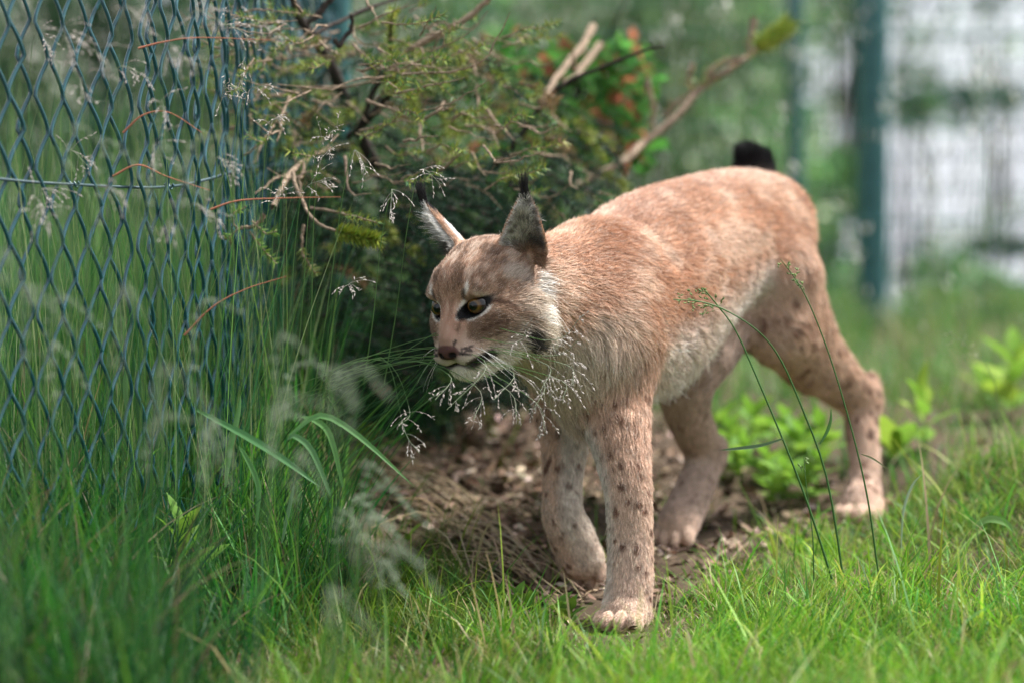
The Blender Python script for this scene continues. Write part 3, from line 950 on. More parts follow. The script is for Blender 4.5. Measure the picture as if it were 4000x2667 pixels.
# ================================================================== fences
pvc = mat('green_plastic_wire', (.010, .062, .072), .24, .7, noise=(40, (.016, .085, .10), .6))
pvc_far = mat('green_painted_steel', (.012, .085, .085), .4, .5, noise=(6, (.02, .11, .10), .5))
_fp = [(-420, 5.34), (-200, 5.42), (0, 5.5), (300, 5.63), (600, 5.8), (850, 6.03), (1000, 6.38), (1150, 6.85), (1320, 7.45)]
def _xy(px, d): return np.array([(px - 2000) / FPX * d, d])
FPATH = spline(np.array([[*_xy(p, d), 0] for p, d in _fp]), 400)[:, :2]
_cum = np.concatenate([[0], np.cumsum(np.linalg.norm(np.diff(FPATH, axis=0), axis=1))])
def fence_at(s):
    return np.array([np.interp(s, _cum, FPATH[:, 0]), np.interp(s, _cum, FPATH[:, 1])])
MESH_H, MESH_W = .106, .0275
chain_fence = empty('chain_link_fence', (*fence_at(.9), float(gh(*fence_at(.9)))))
tag(chain_fence, 'green plastic-coated chain link fence behind the tall grass', 'fence')
def wire_mesh(phase, h=1.5):
    n = int(h / MESH_H * 12)
    z = np.linspace(0, h, n)
    t = z / MESH_H * 2 * math.pi + phase
    s = np.sin(t)
    x = np.arcsin(np.clip(s * .985, -1, 1)) / (math.pi / 2) * (MESH_W * .5 + .0022)
    y = .0032 * np.cos(t)
    V, F = tube_arrays(np.stack([x, y, z], -1), .0031, 6)
    me = mesh_np('wire', V, F, pvc).data
    bpy.data.objects.remove(bpy.data.objects[-1] if False else [o for o in bpy.data.objects if o.data == me][0])
    return me
_wm = [wire_mesh(0), wire_mesh(math.pi)]
_rng = np.random.default_rng(21)
_s, _i = .02, 0
while _s < _cum[-1] - .02:
    p = fence_at(_s); q = fence_at(_s + .01)
    o = bpy.data.objects.new('wire', _wm[_i % 2])
    g = float(gh(p[0], p[1], False))
    o.location = (p[0], p[1], .0 + .012 * math.sin(_s * 5.0) - .004 * math.sin(_s * 17) + _rng.normal(0, .003))
    o.rotation_euler = (_rng.normal(0, .006), _rng.normal(0, .009), math.atan2(q[1] - p[1], q[0] - p[0]))
    o.scale = (1 + _rng.normal(0, .10), 1, 1 + _rng.normal(0, .004))
    link(o, chain_fence)
    _s += MESH_W * (1 + _rng.normal(0, .02)); _i += 1
# tension wire, sagging between its ties
_tw = []
for px, py in ((-420, 660), (-200, 678), (0, 700), (150, 714), (300, 722), (450, 730), (600, 733), (720, 722), (850, 690), (940, 660), (1040, 650), (1150, 640), (1320, 640)):
    d = np.interp(px, [p for p, _ in _fp], [d for _, d in _fp])
    _tw.append(U(px, py, d - .006))
V, F = tube_arrays(spline(np.array(_tw), 90), .0024, 6)
mesh_np('tension_wire', V, F, mat('galvanised_wire', (.05, .09, .10), .4, .5, noise=(60, (.03, .06, .07), .6)), chain_fence)
for px, py in ((290, 721), (660, 730), (905, 672)):
    d = np.interp(px, [p for p, _ in _fp], [d for _, d in _fp])
    c = U(px, py, d - .006); a = np.linspace(0, 5 * math.pi, 40)
    V, F = tube_arrays(np.stack([c[0] + np.linspace(-.008, .008, 40), c[1] + .0042 * np.cos(a), c[2] + .0042 * np.sin(a)], -1), .0013, 4)
    mesh_np('tie_wire', V, F, pvc, chain_fence)
# post of the near fence, out of sight behind the tree
def post(parent, x, y, r, z1, m, name='post'):
    z0 = float(gh(x, y)) - .25
    a = np.array([[x, y, z0], [x, y, (z0 + z1) / 2], [x, y, z1], [x, y, z1 + .012], [x, y, z1 + .02]])
    V, F = tube_arrays(a, [r, r, r, r * .8, .001], 16)
    return mesh_np(name, V, F, m, parent)
pe = fence_at(_cum[-1])
post(chain_fence, pe[0], pe[1] + .03, .024, 1.75, pvc_far)

# far fence: posts with welded wire mesh
FARY = 10.6
far = empty('wire_mesh_fence', (float(_xy(3400, FARY)[0]), FARY, float(gh(_xy(3400, FARY)[0], FARY))))
tag(far, 'out-of-focus teal mesh fence with round posts on the grassy crest', 'fence')
far_posts = [(3405, 10.6, .046), (3105, 11.0, .024), (4420, 10.6, .046)]
for px, d, r in far_posts:
    x, y = _xy(px, d); post(far, float(x), float(y), r, 2.3, pvc_far)
x0, x1 = float(_xy(2300, FARY)[0]), float(_xy(4700, FARY)[0])
for k in range(21):
    z = .50 + k * .085
    n = 14
    xs = np.linspace(x0, x1, n)
    P = np.stack([xs, np.full(n, FARY - .055), z + .006 * np.sin(xs * 7 + k)], -1)
    V, F = tube_arrays(P, (.0026 if k % 3 else .0042), 5)
    mesh_np('horizontal_wire', V, F, pvc_far, far)
_vm = None
for k in range(int((x1 - x0) / .11)):
    x = x0 + k * .11
    if _vm is None:
        V, F = tube_arrays(np.array([[0, 0, .35], [0, 0, 1.2], [0, 0, 2.25]]), .0014, 5)
        o = mesh_np('vertical_wire', V, F, pvc_far); _vm = o.data
        COL.objects.unlink(o)
    else:
        o = bpy.data.objects.new('vertical_wire', _vm)
    o.location = (x, FARY - .062, 0)
    link(o, far)
# ================================================================== vegetation
def leafmat(name, tr=.35, rough=.5, spec=.3):
    return mat(name, attr='tint', rough=rough, spec=spec, transl=tr)
M_grass = leafmat('grass_blade', .40)
M_needle = leafmat('needle', .15)
M_leaf = mat('broad_leaf', attr='tint', rough=.6, spec=.2, transl=.42, noise=(55, (.17, .22, .05), .5))
M_crown = leafmat('far_foliage', .62, .7, .15)
M_dry = mat('dry_straw', attr='tint', rough=.8, spec=.15)
M_bark = mat('spruce_bark', (.035, .028, .024), .9, .15, noise=(70, (.08, .066, .058), .7), bump=.5)
M_twig = mat('dry_twig', (.36, .27, .19), .85, .15, noise=(110, (.16, .11, .08), .85), bump=.9)
M_seed = mat('grass_seed', attr='tint', rough=.55, spec=.4, transl=.25)

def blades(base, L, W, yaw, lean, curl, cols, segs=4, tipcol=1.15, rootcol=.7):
    """grass blades; returns V, [quads, tris], colours"""
    n = len(base)
    t = np.linspace(0, 1, segs + 1)
    dirh = np.stack([np.cos(yaw), np.sin(yaw), np.zeros(n)], -1)
    side = np.stack([-np.sin(yaw), np.cos(yaw), np.zeros(n)], -1)
    tw = RNG.uniform(-1.0, 1.0, n)
    side = side * np.cos(tw)[:, None] + dirh * np.sin(tw)[:, None]
    V = np.zeros((n, 2 * segs + 1, 3)); p = base.copy(); ang = lean.copy()
    for k in range(segs + 1):
        w = W * (1 - t[k]) ** .7 * (.75 + .5 * min(t[k] * 3, 1) * .5)
        if k < segs:
            V[:, 2 * k] = p - side * (w * .5)[:, None]; V[:, 2 * k + 1] = p + side * (w * .5)[:, None]
        else:
            V[:, 2 * k] = p
        d = dirh * np.sin(ang)[:, None] + np.array([0, 0, 1.0]) * np.cos(ang)[:, None]
        p = p + d * (L / segs)[:, None]
        ang = ang + curl / segs
    m = 2 * segs + 1
    off = np.arange(n)[:, None, None] * m
    q = np.array([[2 * k, 2 * k + 1, 2 * k + 3, 2 * k + 2] for k in range(segs - 1)])
    Q = (q[None] + off).reshape(-1, 4)
    T = (np.array([[2 * segs - 2, 2 * segs - 1, 2 * segs]])[None] + off).reshape(-1, 3)
    tt = np.array([t[k // 2] for k in range(m)])
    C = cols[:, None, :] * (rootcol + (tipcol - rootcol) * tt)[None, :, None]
    return V.reshape(-1, 3), [Q, T] if segs > 1 else [T], C.reshape(-1, 3)

def scatter(n, x0, x1, y0, y1, dens):
    """random ground points kept with probability dens(px, py, x, y)"""
    x = RNG.uniform(x0, x1, n); y = RNG.uniform(y0, y1, n)
    z = gh(x, y)
    P = np.stack([x, y, z], -1)
    pp = proj(P)
    k = RNG.random(n) < dens(pp[:, 0], pp[:, 1], x, y)
    return P[k], pp[k]

def colmix(n, *cols, noise=.15):
    """random mix of colours per piece"""
    c = np.array(cols)[RNG.integers(0, len(cols), n)] * np.exp(RNG.normal(0, noise, (n, 1)))
    return c * (1 + RNG.normal(0, .05, (n, 3)))

def dirt_mask(px, py):
    """1 where the trodden earth lies bare"""
    n = (fbm(np.stack([px / 300, py / 200, np.zeros_like(px)], -1), 1, 8, 3) - .5) * 260
    top = np.interp(px, [1300, 1700, 2200, 2700, 3400, 3900], [1640, 1560, 1620, 1700, 1950, 2050])
    bot = np.interp(px, [1100, 1500, 2000, 2450, 2700, 2950, 3300, 3600, 3900], [1750, 2020, 2290, 2450, 2390, 2190, 2080, 2030, 2020])
    lf = sstep(1250, 1500, px)
    return lf * sstep(-70, 60, py + n * .5 - top) * sstep(-60, 60, bot - py + n * .6) * sstep(3650, 3400, px)

LYX = [(2440, 2400, 5.93), (2268, 2250, 6.12), (2640, 2090, 6.46), (3370, 2020, 6.68)]
_feet = np.array([U(*p)[:2] for p in LYX])
def off_feet(P, r=.045):
    return (np.linalg.norm(P[:, None, :2] - _feet[None], axis=-1) > r).all(1)

# ---- short bright turf in front and on the right-hand mound
def d_turf(px, py, x, y):
    return (1 - .97 * dirt_mask(px, py)) * sstep(900, 1700, px + (py - 2300) * .8) * (.35 + .65 * sstep(.35, .6, fbm(np.stack([x, y, 0 * x], -1), 7, 30, 2)))
P, pp = scatter(150000, -1.0, 1.2, 4.7, 6.75, d_turf)
k = off_feet(P, .04); P, pp = P[k], pp[k]
n = len(P)
pat = fbm(P, 5, 33, 3)
rgt = sstep(1700, 2900, pp[:, 0])
cols = np.where((pat > .5)[:, None], colmix(n, (.11, .28, .016), (.17, .33, .02), (.07, .22, .018), (.27, .37, .04)), colmix(n, (.055, .18, .025), (.12, .23, .025), (.21, .27, .045)))
cols *= (.75 + .45 * rgt)[:, None]
wilt = RNG.random(n) < .04 + .13 * sstep(.5, .7, fbm(P, 8, 34, 2))
cols[wilt] = colmix(wilt.sum(), (.42, .34, .18), (.34, .27, .14))
L = RNG.gamma(5, .0085, n) * (.75 + .7 * pat) * np.where(P[:, 1] > 6.2, .75, 1.0)
W = RNG.uniform(.0013, .0030, n)
big = RNG.random(n) < .085
L[big] *= 1.8; W[big] *= 2.3
_fd = np.linalg.norm(P[:, None, :2] - (_feet + np.array([-.02, -.07]))[None], axis=-1).min(1)
L *= .25 + .75 * sstep(.06, .17, _fd)
_dx = (P[:, 0] - _feet[0, 0]) / .13; _dy = (P[:, 1] - (_feet[0, 1] - .16)) / .34
L *= .16 + .84 * sstep(.55, 1.15, np.sqrt(_dx ** 2 + _dy ** 2))
yaw = RNG.uniform(0, 2 * math.pi, n)
tuft = np.floor(P[:, 0] / .035).astype(int) * 7919 + np.floor(P[:, 1] / .05).astype(int) * 104729
th = _hash(tuft, tuft // 3, tuft * 0, 5)
yaw = np.where(RNG.random(n) < .6, th * 6.28 + RNG.normal(0, .6, n), yaw)
L *= .6 + .9 * _hash(tuft, tuft // 5, tuft * 0, 9)
cols *= (.72 + .6 * _hash(tuft, tuft // 2, tuft * 0, 12))[:, None]
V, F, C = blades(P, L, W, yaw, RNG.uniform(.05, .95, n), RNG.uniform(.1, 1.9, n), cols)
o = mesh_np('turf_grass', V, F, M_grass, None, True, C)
tag(o, 'short bright green grass carpeting the foreground and the right-hand mound', 'grass', kind='stuff')

# dead thatch lying in the turf
P, pp = scatter(13000, -.6, 1.2, 4.8, 6.75, lambda px, py, x, y: sstep(1700, 2600, px) * (1 - .6 * dirt_mask(px, py)) * sstep(.45, .62, fbm(np.stack([x, y, 0 * x], -1), 6, 45, 2)))
k = off_feet(P, .05); P = P[k]; n = len(P)
V, F, C = blades(P, RNG.uniform(.02, .07, n), RNG.uniform(.0010, .0022, n), RNG.uniform(0, 6.3, n), RNG.uniform(.6, 1.35, n), RNG.uniform(-.2, .7, n), colmix(n, (.34, .27, .16), (.26, .20, .11), (.42, .36, .22), (.20, .14, .08)), 3, 1.05, .9)
o = mesh_np('dead_thatch', V, F, M_dry, None, True, C)
tag(o, 'dry tan thatch lying between the blades of the right-hand turf', 'thatch', kind='stuff')

# a sward of longer, leaning, glossy blades at the lower right
P, pp = scatter(9000, -.2, 1.1, 4.8, 5.9, lambda px, py, x, y: sstep(2300, 2420, py + (px - 2900) * .06) * sstep(1500, 2300, px) * (1 - .7 * sstep(3200, 3600, px)) * (.2 + .8 * sstep(.45, .62, fbm(np.stack([x, y, 0 * x], -1), 4, 37, 2))))
_dx = (P[:, 0] - _feet[0, 0]) / .13; _dy = (P[:, 1] - (_feet[0, 1] - .16)) / .34
P = P[np.sqrt(_dx ** 2 + _dy ** 2) > 1]; n = len(P)
cols = colmix(n, (.09, .29, .012), (.13, .34, .016), (.24, .42, .03), (.065, .22, .016))
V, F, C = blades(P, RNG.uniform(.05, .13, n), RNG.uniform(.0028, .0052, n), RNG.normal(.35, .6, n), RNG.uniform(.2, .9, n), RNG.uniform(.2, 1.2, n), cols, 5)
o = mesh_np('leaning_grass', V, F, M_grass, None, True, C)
tag(o, 'longer leaning grass blades sweeping over the lower right turf', 'grass', kind='stuff')

# ---- thin grass in the trodden part
P, pp = scatter(16000, -.8, 1.0, 5.6, 8.2, lambda px, py, x, y: dirt_mask(px, py) * .9 * sstep(.45, .62, fbm(np.stack([x, y, 0 * x], -1), 6, 39, 2)))
k = off_feet(P, .05); P = P[k]; n = len(P)
cols = colmix(n, (.07, .13, .035), (.12, .16, .05), (.20, .17, .08))
V, F, C = blades(P, RNG.uniform(.015, .06, n), RNG.uniform(.001, .002, n), RNG.uniform(0, 6.3, n), RNG.uniform(.1, 1.1, n), RNG.uniform(.1, 1.4, n), cols, 3)
o = mesh_np('sparse_grass', V, F, M_grass, None, True, C)
tag(o, 'thin wispy grass on the trodden earth between the paws', 'grass', kind='stuff')

# ---- tall lush grass along the fence, left
def d_tall(px, py, x, y):
    edge = np.interp(py, [1500, 1750, 2000, 2250, 2450, 2700], [1150, 1280, 1330, 1420, 1250, 900])
    return sstep(120, -150, px - edge + 260 * (fbm(np.stack([x, y, 0 * x], -1), 5, 50, 2) - .5))
P, pp = scatter(30000, -1.35, .1, 4.7, 7.8, d_tall)
n = len(P)
dk = fbm(P, 3.2, 52, 2)
cols = np.where((dk > .5)[:, None], colmix(n, (.022, .13, .028), (.04, .19, .03), (.015, .085, .028)), colmix(n, (.06, .26, .03), (.13, .32, .035), (.025, .15, .035)))
dry = RNG.random(n) < .07; cols[dry] = colmix(dry.sum(), (.30, .24, .13), (.24, .2, .10))
hgt = np.interp(pp[:, 1], [1500, 1800, 2150, 2450, 2750], [.34, .36, .27, .17, .12])
hgt = np.where((pp[:, 0] < 900) & (pp[:, 1] > 2200), np.maximum(hgt, .30 * sstep(1000, 500, pp[:, 0])), hgt)
L = hgt * RNG.uniform(.4, 1.25, n)
cols *= np.where((pp[:, 0] > 1000) & (pp[:, 1] < 1950), (.55), np.where((pp[:, 0] < 900) & (pp[:, 1] > 2250), .62, .9))[:, None]  # shade near the spruce put into the blade colour; lower left darkened too
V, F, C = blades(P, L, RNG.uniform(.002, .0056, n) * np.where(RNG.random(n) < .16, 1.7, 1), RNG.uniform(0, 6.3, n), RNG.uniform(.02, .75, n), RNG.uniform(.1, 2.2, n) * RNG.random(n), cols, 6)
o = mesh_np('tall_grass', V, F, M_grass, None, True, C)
tag(o, 'dense tall dark green grass growing against the chain link fence', 'grass', kind='stuff')

# grass under the spruce, its shade put into the dark blade colours
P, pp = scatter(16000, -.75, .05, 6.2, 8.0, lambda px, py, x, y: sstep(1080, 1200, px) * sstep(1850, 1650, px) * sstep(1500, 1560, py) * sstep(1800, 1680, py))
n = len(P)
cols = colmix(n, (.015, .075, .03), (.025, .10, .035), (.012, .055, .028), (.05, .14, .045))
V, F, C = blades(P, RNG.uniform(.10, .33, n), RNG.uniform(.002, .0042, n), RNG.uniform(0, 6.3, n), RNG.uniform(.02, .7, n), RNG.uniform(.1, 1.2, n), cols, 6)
o = mesh_np('shade_coloured_grass', V, F, M_grass, None, True, C)
tag(o, 'grass coloured dark as shade under the spruce behind the muzzle of the lynx', 'grass', kind='stuff')

# fine upright stems threading the fence
P, pp = scatter(6500, -1.3, -.15, 5.0, 7.0, lambda px, py, x, y: sstep(1350, 1050, px) * sstep(2450, 2150, py))
n = len(P)
cols = colmix(n, (.08, .22, .05), (.17, .32, .07), (.05, .17, .05), (.03, .11, .045), (.26, .34, .14))
V, F, C = blades(P, RNG.uniform(.25, .75, n), RNG.uniform(.0018, .0034, n), RNG.uniform(0, 6.3, n), RNG.uniform(0, .22, n), RNG.uniform(-.05, .5, n), cols, 7, 1.1, .8)
o = mesh_np('grass_stems', V, F, M_grass, None, True, C)
tag(o, 'thin upright grass stems threading up through the fence wires', 'grass', kind='stuff')

# dry bent straw at the edge of the tall grass
bs = Batch()
for k in range(150):
    px = RNG.uniform(1150, 1950); py = np.interp(px, [1150, 1500, 1800, 2150], [1700, 1900, 2150, 2320]) + RNG.normal(0, 65)
    d = np.interp(py, [1650, 2100, 2450], [6.9, 6.25, 5.85])
    a = U(px, py, d); a[2] = gh(a[0], a[1]) + RNG.uniform(.0, .05)
    yaw = RNG.normal(-.55, .45); l = RNG.uniform(.06, .20)
    b = a + np.array([math.cos(yaw) * l, math.sin(yaw) * l * .6, 0]); b[2] = gh(b[0], b[1]) + RNG.uniform(0, .012)
    m_ = (a + b) / 2 + np.array([0, 0, RNG.uniform(.0, .04)])
    V, F = tube_arrays(spline([a, m_, b], 6), RNG.uniform(.0006, .0013), 3)
    bs.add(V, F, colmix(1, (.40, .30, .19), (.30, .22, .13), (.46, .37, .25))[0])
tag(bs.build('dry_straw', M_dry), 'pale dry straw bent over at the edge of the tall grass', 'straw', kind='stuff')

# ---- leaf litter and bits on the trodden earth
P, pp = scatter(26000, -.75, 1.15, 5.6, 8.4, lambda px, py, x, y: np.clip(dirt_mask(px, py) + .04, 0, 1) * (.45 + .4 * (px < 2300)))
k = off_feet(P, .03); P = P[k]; n = len(P)
a_ = RNG.uniform(0, 6.28, n); sz = RNG.uniform(.004, .014, n); tilt = RNG.normal(0, .35, (n, 2))
ux = np.stack([np.cos(a_), np.sin(a_), tilt[:, 0]], -1) * sz[:, None]; uy = np.stack([-np.sin(a_), np.cos(a_), tilt[:, 1]], -1) * (sz * RNG.uniform(.35, .8, n))[:, None]
up = np.array([0, 0, 1.0]) * (sz * RNG.uniform(-.3, .5, n))[:, None]
c0 = P + np.array([0, 0, .004]) + np.array([0, 0, 1]) * RNG.uniform(0, .008, n)[:, None]
V = np.stack([c0 - ux, c0 - ux * .25 + uy + up, c0 + ux * .5 + uy * .8 + up, c0 + ux * 1.1, c0 + ux * .5 - uy * .8 + up, c0 - ux * .25 - uy + up, c0 + ux * .1], 1)
f = np.array([[0, 6, 1], [1, 6, 2], [2, 6, 3], [3, 6, 4], [4, 6, 5], [5, 6, 0]])
F = (f[None] + (np.arange(n) * 7)[:, None, None]).reshape(-1, 3)
cols = colmix(n, (.16, .105, .070), (.23, .155, .105), (.33, .235, .175), (.08, .054, .038), (.12, .08, .055), (.19, .125, .085), (.42, .32, .26), noise=.3)
o = mesh_np('leaf_litter', V.reshape(-1, 3), F, M_dry, None, False, np.repeat(cols, 7, 0))
tag(o, 'brown crumbled leaf litter strewn over the trodden earth', 'leaf litter', kind='stuff')

# dead sticks lying about
def stick(pts, r, label, col=M_twig, group=None):
    W_ = [U(*p) for p in pts]
    for w in W_: w[2] = float(gh(w[0], w[1])) + r * .8
    V, F = tube_arrays(spline(W_, 12), np.linspace(r, r * .6, 12) * (1 + .15 * np.sin(np.arange(12) * 2.1)), 6)
    root = np.array(W_[0])
    o = mesh_np('dead_stick', V - root, F, col); o.location = root
    tag(o, label, 'stick', group)
stick([(2745, 2235, 6.25), (2850, 2130, 6.4), (2950, 2035, 6.52)], .0042, 'straight pale stick lying on the earth behind the standing fore paw')
stick([(2830, 2245, 6.25), (2885, 2150, 6.36), (2925, 2090, 6.45)], .003, 'thin stick beside the straight pale one behind the standing fore paw')
stick([(2750, 2268, 6.2), (2880, 2262, 6.22), (3010, 2200, 6.28)], .0035, 'bent brown stick lying across the bare earth')
stick([(3000, 2120, 6.38), (3008, 2180, 6.3), (3045, 2230, 6.26)], .003, 'short stub of a stick near the bare earth edge')
stick([(3630, 2480, 5.62), (3650, 2560, 5.52), (3660, 2660, 5.40), (3640, 2760, 5.3)], .0036, 'forked tan stick poking out of the front turf')
stick([(3550, 2430, 5.7), (3620, 2500, 5.6), (3700, 2600, 5.5)], .0016, 'thin dry stem lying in the front turf')
stick([(1850, 2170, 6.22), (2000, 2180, 6.2), (2130, 2235, 6.13)], .003, 'dark twig lying by the lifted fore paw')

# ---- grass stalks with seed heads
_spk = None
def spikelet(L, w):
    """slim pointed seed, 3 rings"""
    z = np.array([0, .3, .7, 1.0]) * L; r = np.array([.15, 1, .7, .02]) * w
    ang = np.linspace(0, 2 * math.pi, 4, endpoint=False)
    V = np.stack([np.outer(r, np.cos(ang)), np.outer(r, np.sin(ang)), np.outer(z, np.ones(4))], -1).reshape(-1, 3)
    i = np.arange(3)[:, None] * 4; j = np.arange(4)[None]; k = (j + 1) % 4
    return V, np.stack([i + j, i + k, i + 4 + k, i + 4 + j], -1).reshape(-1, 4)
SPV, SPF = spikelet(1, 1)
def orient(V, d):
    d = nrm(d); a = nrm(np.cross(d, [0.31, .2, .93])); b = np.cross(d, a)
    return V @ np.stack([a, b, d])
def grass_stalk(pts, rs, label, group=None, head=.3, nb=9, spread=.05, seed=(.0055, .0011), col=(.62, .56, .50), stem=(.10, .19, .06), droop=.6, dens=5, side=None, grounded=False):
    """stem through world points, with a branching seed head over its last part"""
    C = spline(np.array(pts), 28)
    if grounded: C[0, 2] = gh(C[0, 0], C[0, 1]) - .005
    root = empty('grass_stalk', tuple(C[0]))
    tag(root, label, 'grass', group)
    sb = Batch()
    V, F = tube_arrays(C, np.linspace(rs, rs * .35, len(C)), 4)
    sb.add(V, F, np.array(stem) * 1.0)
    sb.build('stem', M_grass, root)
    hb = Batch()
    n0 = int(len(C) * (1 - head))
    V, F = tube_arrays(C[n0 - 1:], np.linspace(rs * .7, rs * .4, len(C) - n0 + 1), 4)
    hb.add(V, F, np.array(stem) * .6 + np.array(col) * .3)
    tang = nrm(np.gradient(C, axis=0))
    for k in range(nb):
        t = (k + RNG.random() * .7) / nb
        i = min(int(n0 + t * (len(C) - 1 - n0)), len(C) - 2)
        o = C[i]
        perp = nrm(RNG.normal(0, 1, 3)) if side is None else nrm(np.array(side) + RNG.normal(0, .5, 3))
        d = nrm(tang[i] * .9 + perp * .9)
        L = spread * (1 - .65 * t) * RNG.uniform(.6, 1.2)
        br = [o]
        for q in range(5):
            br.append(br[-1] + d * L / 5); d = nrm(d + DOWN * droop * .25)
        br = np.array(br)
        V, F = tube_arrays(br, .00025, 3)
        hb.add(V, F, np.array(col) * .75)
        m = max(2, int(dens * (1 - .4 * t)))
        for q in range(m):
            u = .35 + .65 * (q + RNG.random()) / m
            b = br[min(int(u * 5), 4)] + (br[min(int(u * 5) + 1, 5)] - br[min(int(u * 5), 4)]) * (u * 5 % 1)
            sd = nrm(br[5] - br[3] + RNG.normal(0, .006, 3) + 1e-4)
            sl, sw = seed[0] * RNG.uniform(.7, 1.25), seed[1] * RNG.uniform(.8, 1.2)
            hb.add(orient(SPV * [sw, sw, sl], sd) + b, SPF, np.array(col) * RNG.uniform(.75, 1.25))
    hb.build('seed_head', M_seed, root)
    return root
def px_stalk(pp, ds, *a, **k):
    ds = np.broadcast_to(ds, len(pp)) if np.isscalar(ds) else np.interp(np.linspace(0, 1, len(pp)), np.linspace(0, 1, len(ds)), ds)
    return grass_stalk([U(p[0], p[1], d) for p, d in zip(pp, ds)], *a, **k)

GREENST = dict(col=(.20, .30, .10), stem=(.07, .17, .045), seed=(.0060, .0013), droop=.1)
px_stalk([(3250, 2260), (3170, 2010), (3087, 1786), (2959, 1480), (2874, 1292), (2800, 1190), (2745, 1125)], [5.86, 5.80], .0020, 'dark green grass stalk with drooping head crossing the flank, beside the bowed one', None, .18, 9, .030, **GREENST)
px_stalk([(3305, 2330), (3231, 1871), (3129, 1582), (3044, 1395), (2959, 1292), (2840, 1215), (2740, 1180), (2630, 1170)], [5.82, 5.74], .0018, 'bowed grass stalk arching left across the flank of the lynx', None, .28, 10, .035, **GREENST)
px_stalk([(3430, 2230), (3390, 1950), (3333, 1700), (3248, 1411), (3163, 1190), (3100, 1080), (3050, 1015)], [5.84, 5.78], .0016, 'upright grass stalk in front of the stretched hind leg', None, .30, 9, .022, **GREENST)
px_stalk([(3180, 2330), (3175, 2100), (3150, 1900), (3140, 1780)], [5.9, 5.9], .0012, 'short grass stalk between the two pairs of hind legs', None, .15, 4, .014, **GREENST)
px_stalk([(3920, 1900), (3900, 1650), (3880, 1480), (3800, 1370), (3700, 1300)], [6.6, 6.5], .0013, 'faint bent grass stalk rising from the right-hand mound', None, .3, 8, .03, col=(.42, .44, .26), stem=(.16, .24, .09))
# leaf of the two crossing stalks
def leaf_blade(pp, d, w, label, col=(.08, .19, .05)):
    C = spline([U(p[0], p[1], d) for p in pp], 10)
    wd = w * np.sin(np.linspace(.25, math.pi, 10)) ** .8
    s_ = nrm(np.cross(nrm(np.gradient(C, axis=0)), [0.2, -1, .35]))
    V = np.concatenate([C - s_ * wd[:, None], C + np.array([0, .0015, 0]), C + s_ * wd[:, None]])
    i = np.arange(9)
    F = np.concatenate([np.stack([i, i + 1, i + 11, i + 10], -1), np.stack([i + 10, i + 11, i + 21, i + 20], -1)])
    o = mesh_np('arching_grass', V - C[0], F, M_grass, None, True, np.tile(np.array(col), (30, 1)))
    o.location = C[0]
    return tag(o, label, 'grass')
leaf_blade([(3058, 1712), (2970, 1738), (2880, 1750), (2810, 1757)], 5.80, .0028, 'narrow grass leaf standing out sideways in front of the stepping hind leg', (.10, .17, .08))
leaf_blade([(3202, 1733), (3228, 1690), (3245, 1640), (3246, 1590)], 5.77, .0026, 'small upright grass leaf on the bowed stalk')
leaf_blade([(3363, 1772), (3410, 1790), (3470, 1832)], 5.8, .0016, 'thin brown-tipped leaf before the stretched hind leg', (.16, .17, .08))
leaf_blade([(3520, 2140), (3528, 2000), (3560, 1900), (3600, 1850)], 5.95, .0022, 'pale curved blade rising from the right-hand mound', (.30, .40, .26))
leaf_blade([(3800, 2060), (3860, 2025), (3930, 2040), (3960, 2080)], 5.95, .006, 'broad arched grass leaf on the right-hand mound', (.16, .30, .08))
for pts, w, col in (([(1130, 1700), (1250, 1620), (1400, 1700), (1620, 1900)], .006, (.14, .32, .10)), ([(770, 1600), (960, 1700), (1120, 1800), (1250, 1900)], .007, (.10, .27, .09)),
                    ([(1290, 1930), (1220, 1760), (1150, 1700), (1120, 1720)], .006, (.12, .27, .10)), ([(880, 1900), (900, 1750), (930, 1620), (940, 1540)], .005, (.14, .30, .10)),
                    ([(1340, 1900), (1290, 1700), (1230, 1640), (1170, 1625)], .006, (.14, .32, .09)), ([(1000, 2050), (1010, 1900), (960, 1780), (930, 1740)], .005, (.12, .29, .09)),
                    ([(1100, 2120), (1130, 1980), (1150, 1880)], .004, (.16, .30, .14)), ([(500, 1650), (490, 1500), (500, 1420)], .005, (.14, .30, .10))):
    leaf_blade(pts, RNG.uniform(5.55, 5.8), w * .8, 'broad arching blade standing out from the tall grass by the fence', col)['group'] = 'broad blades in the tall grass'

# silvery panicles hanging before the chest and chin of the lynx
SIL = dict(col=(.58, .52, .47), stem=(.13, .24, .08), seed=(.0058, .0009), droop=.8)
chest_heads = [((1745, 1600), (1900, 1420)), ((1930, 1560), (2000, 1450)), ((2085, 1600), (2110, 1480)), ((2130, 1690), (2080, 1560)), ((2020, 1640), (1980, 1520)),
               ((1850, 1640), (1870, 1520)), ((1700, 1560), (1760, 1470)), ((2200, 1560), (2180, 1480)), ((2110, 1530), (2130, 1420)), ((1560, 1660), (1600, 1600)),
               ((2280, 1230), (2150, 1330)), ((2060, 1290), (2000, 1340)), ((2260, 1330), (2150, 1390)), ((1640, 1770), (1580, 1680)), ((2240, 1500), (2200, 1420))]
for k, (tip, mid) in enumerate(chest_heads):
    b = (RNG.uniform(900, 1250), RNG.uniform(1780, 1980))
    px_stalk([b, (b[0] + 120, b[1] - 200), (1330 + RNG.uniform(-60, 60), 1500 + RNG.uniform(-60, 60)), ((1330 + mid[0]) / 2 + 40, min(mid[1] - 60, 1400) + RNG.uniform(-10, 30)), mid, tip],
             [5.95, 5.66], .0009, 'silvery seed-head grass leaning across in front of the chest of the lynx', 'seed heads before the chest', .20, 8, .048, dens=5, **SIL)
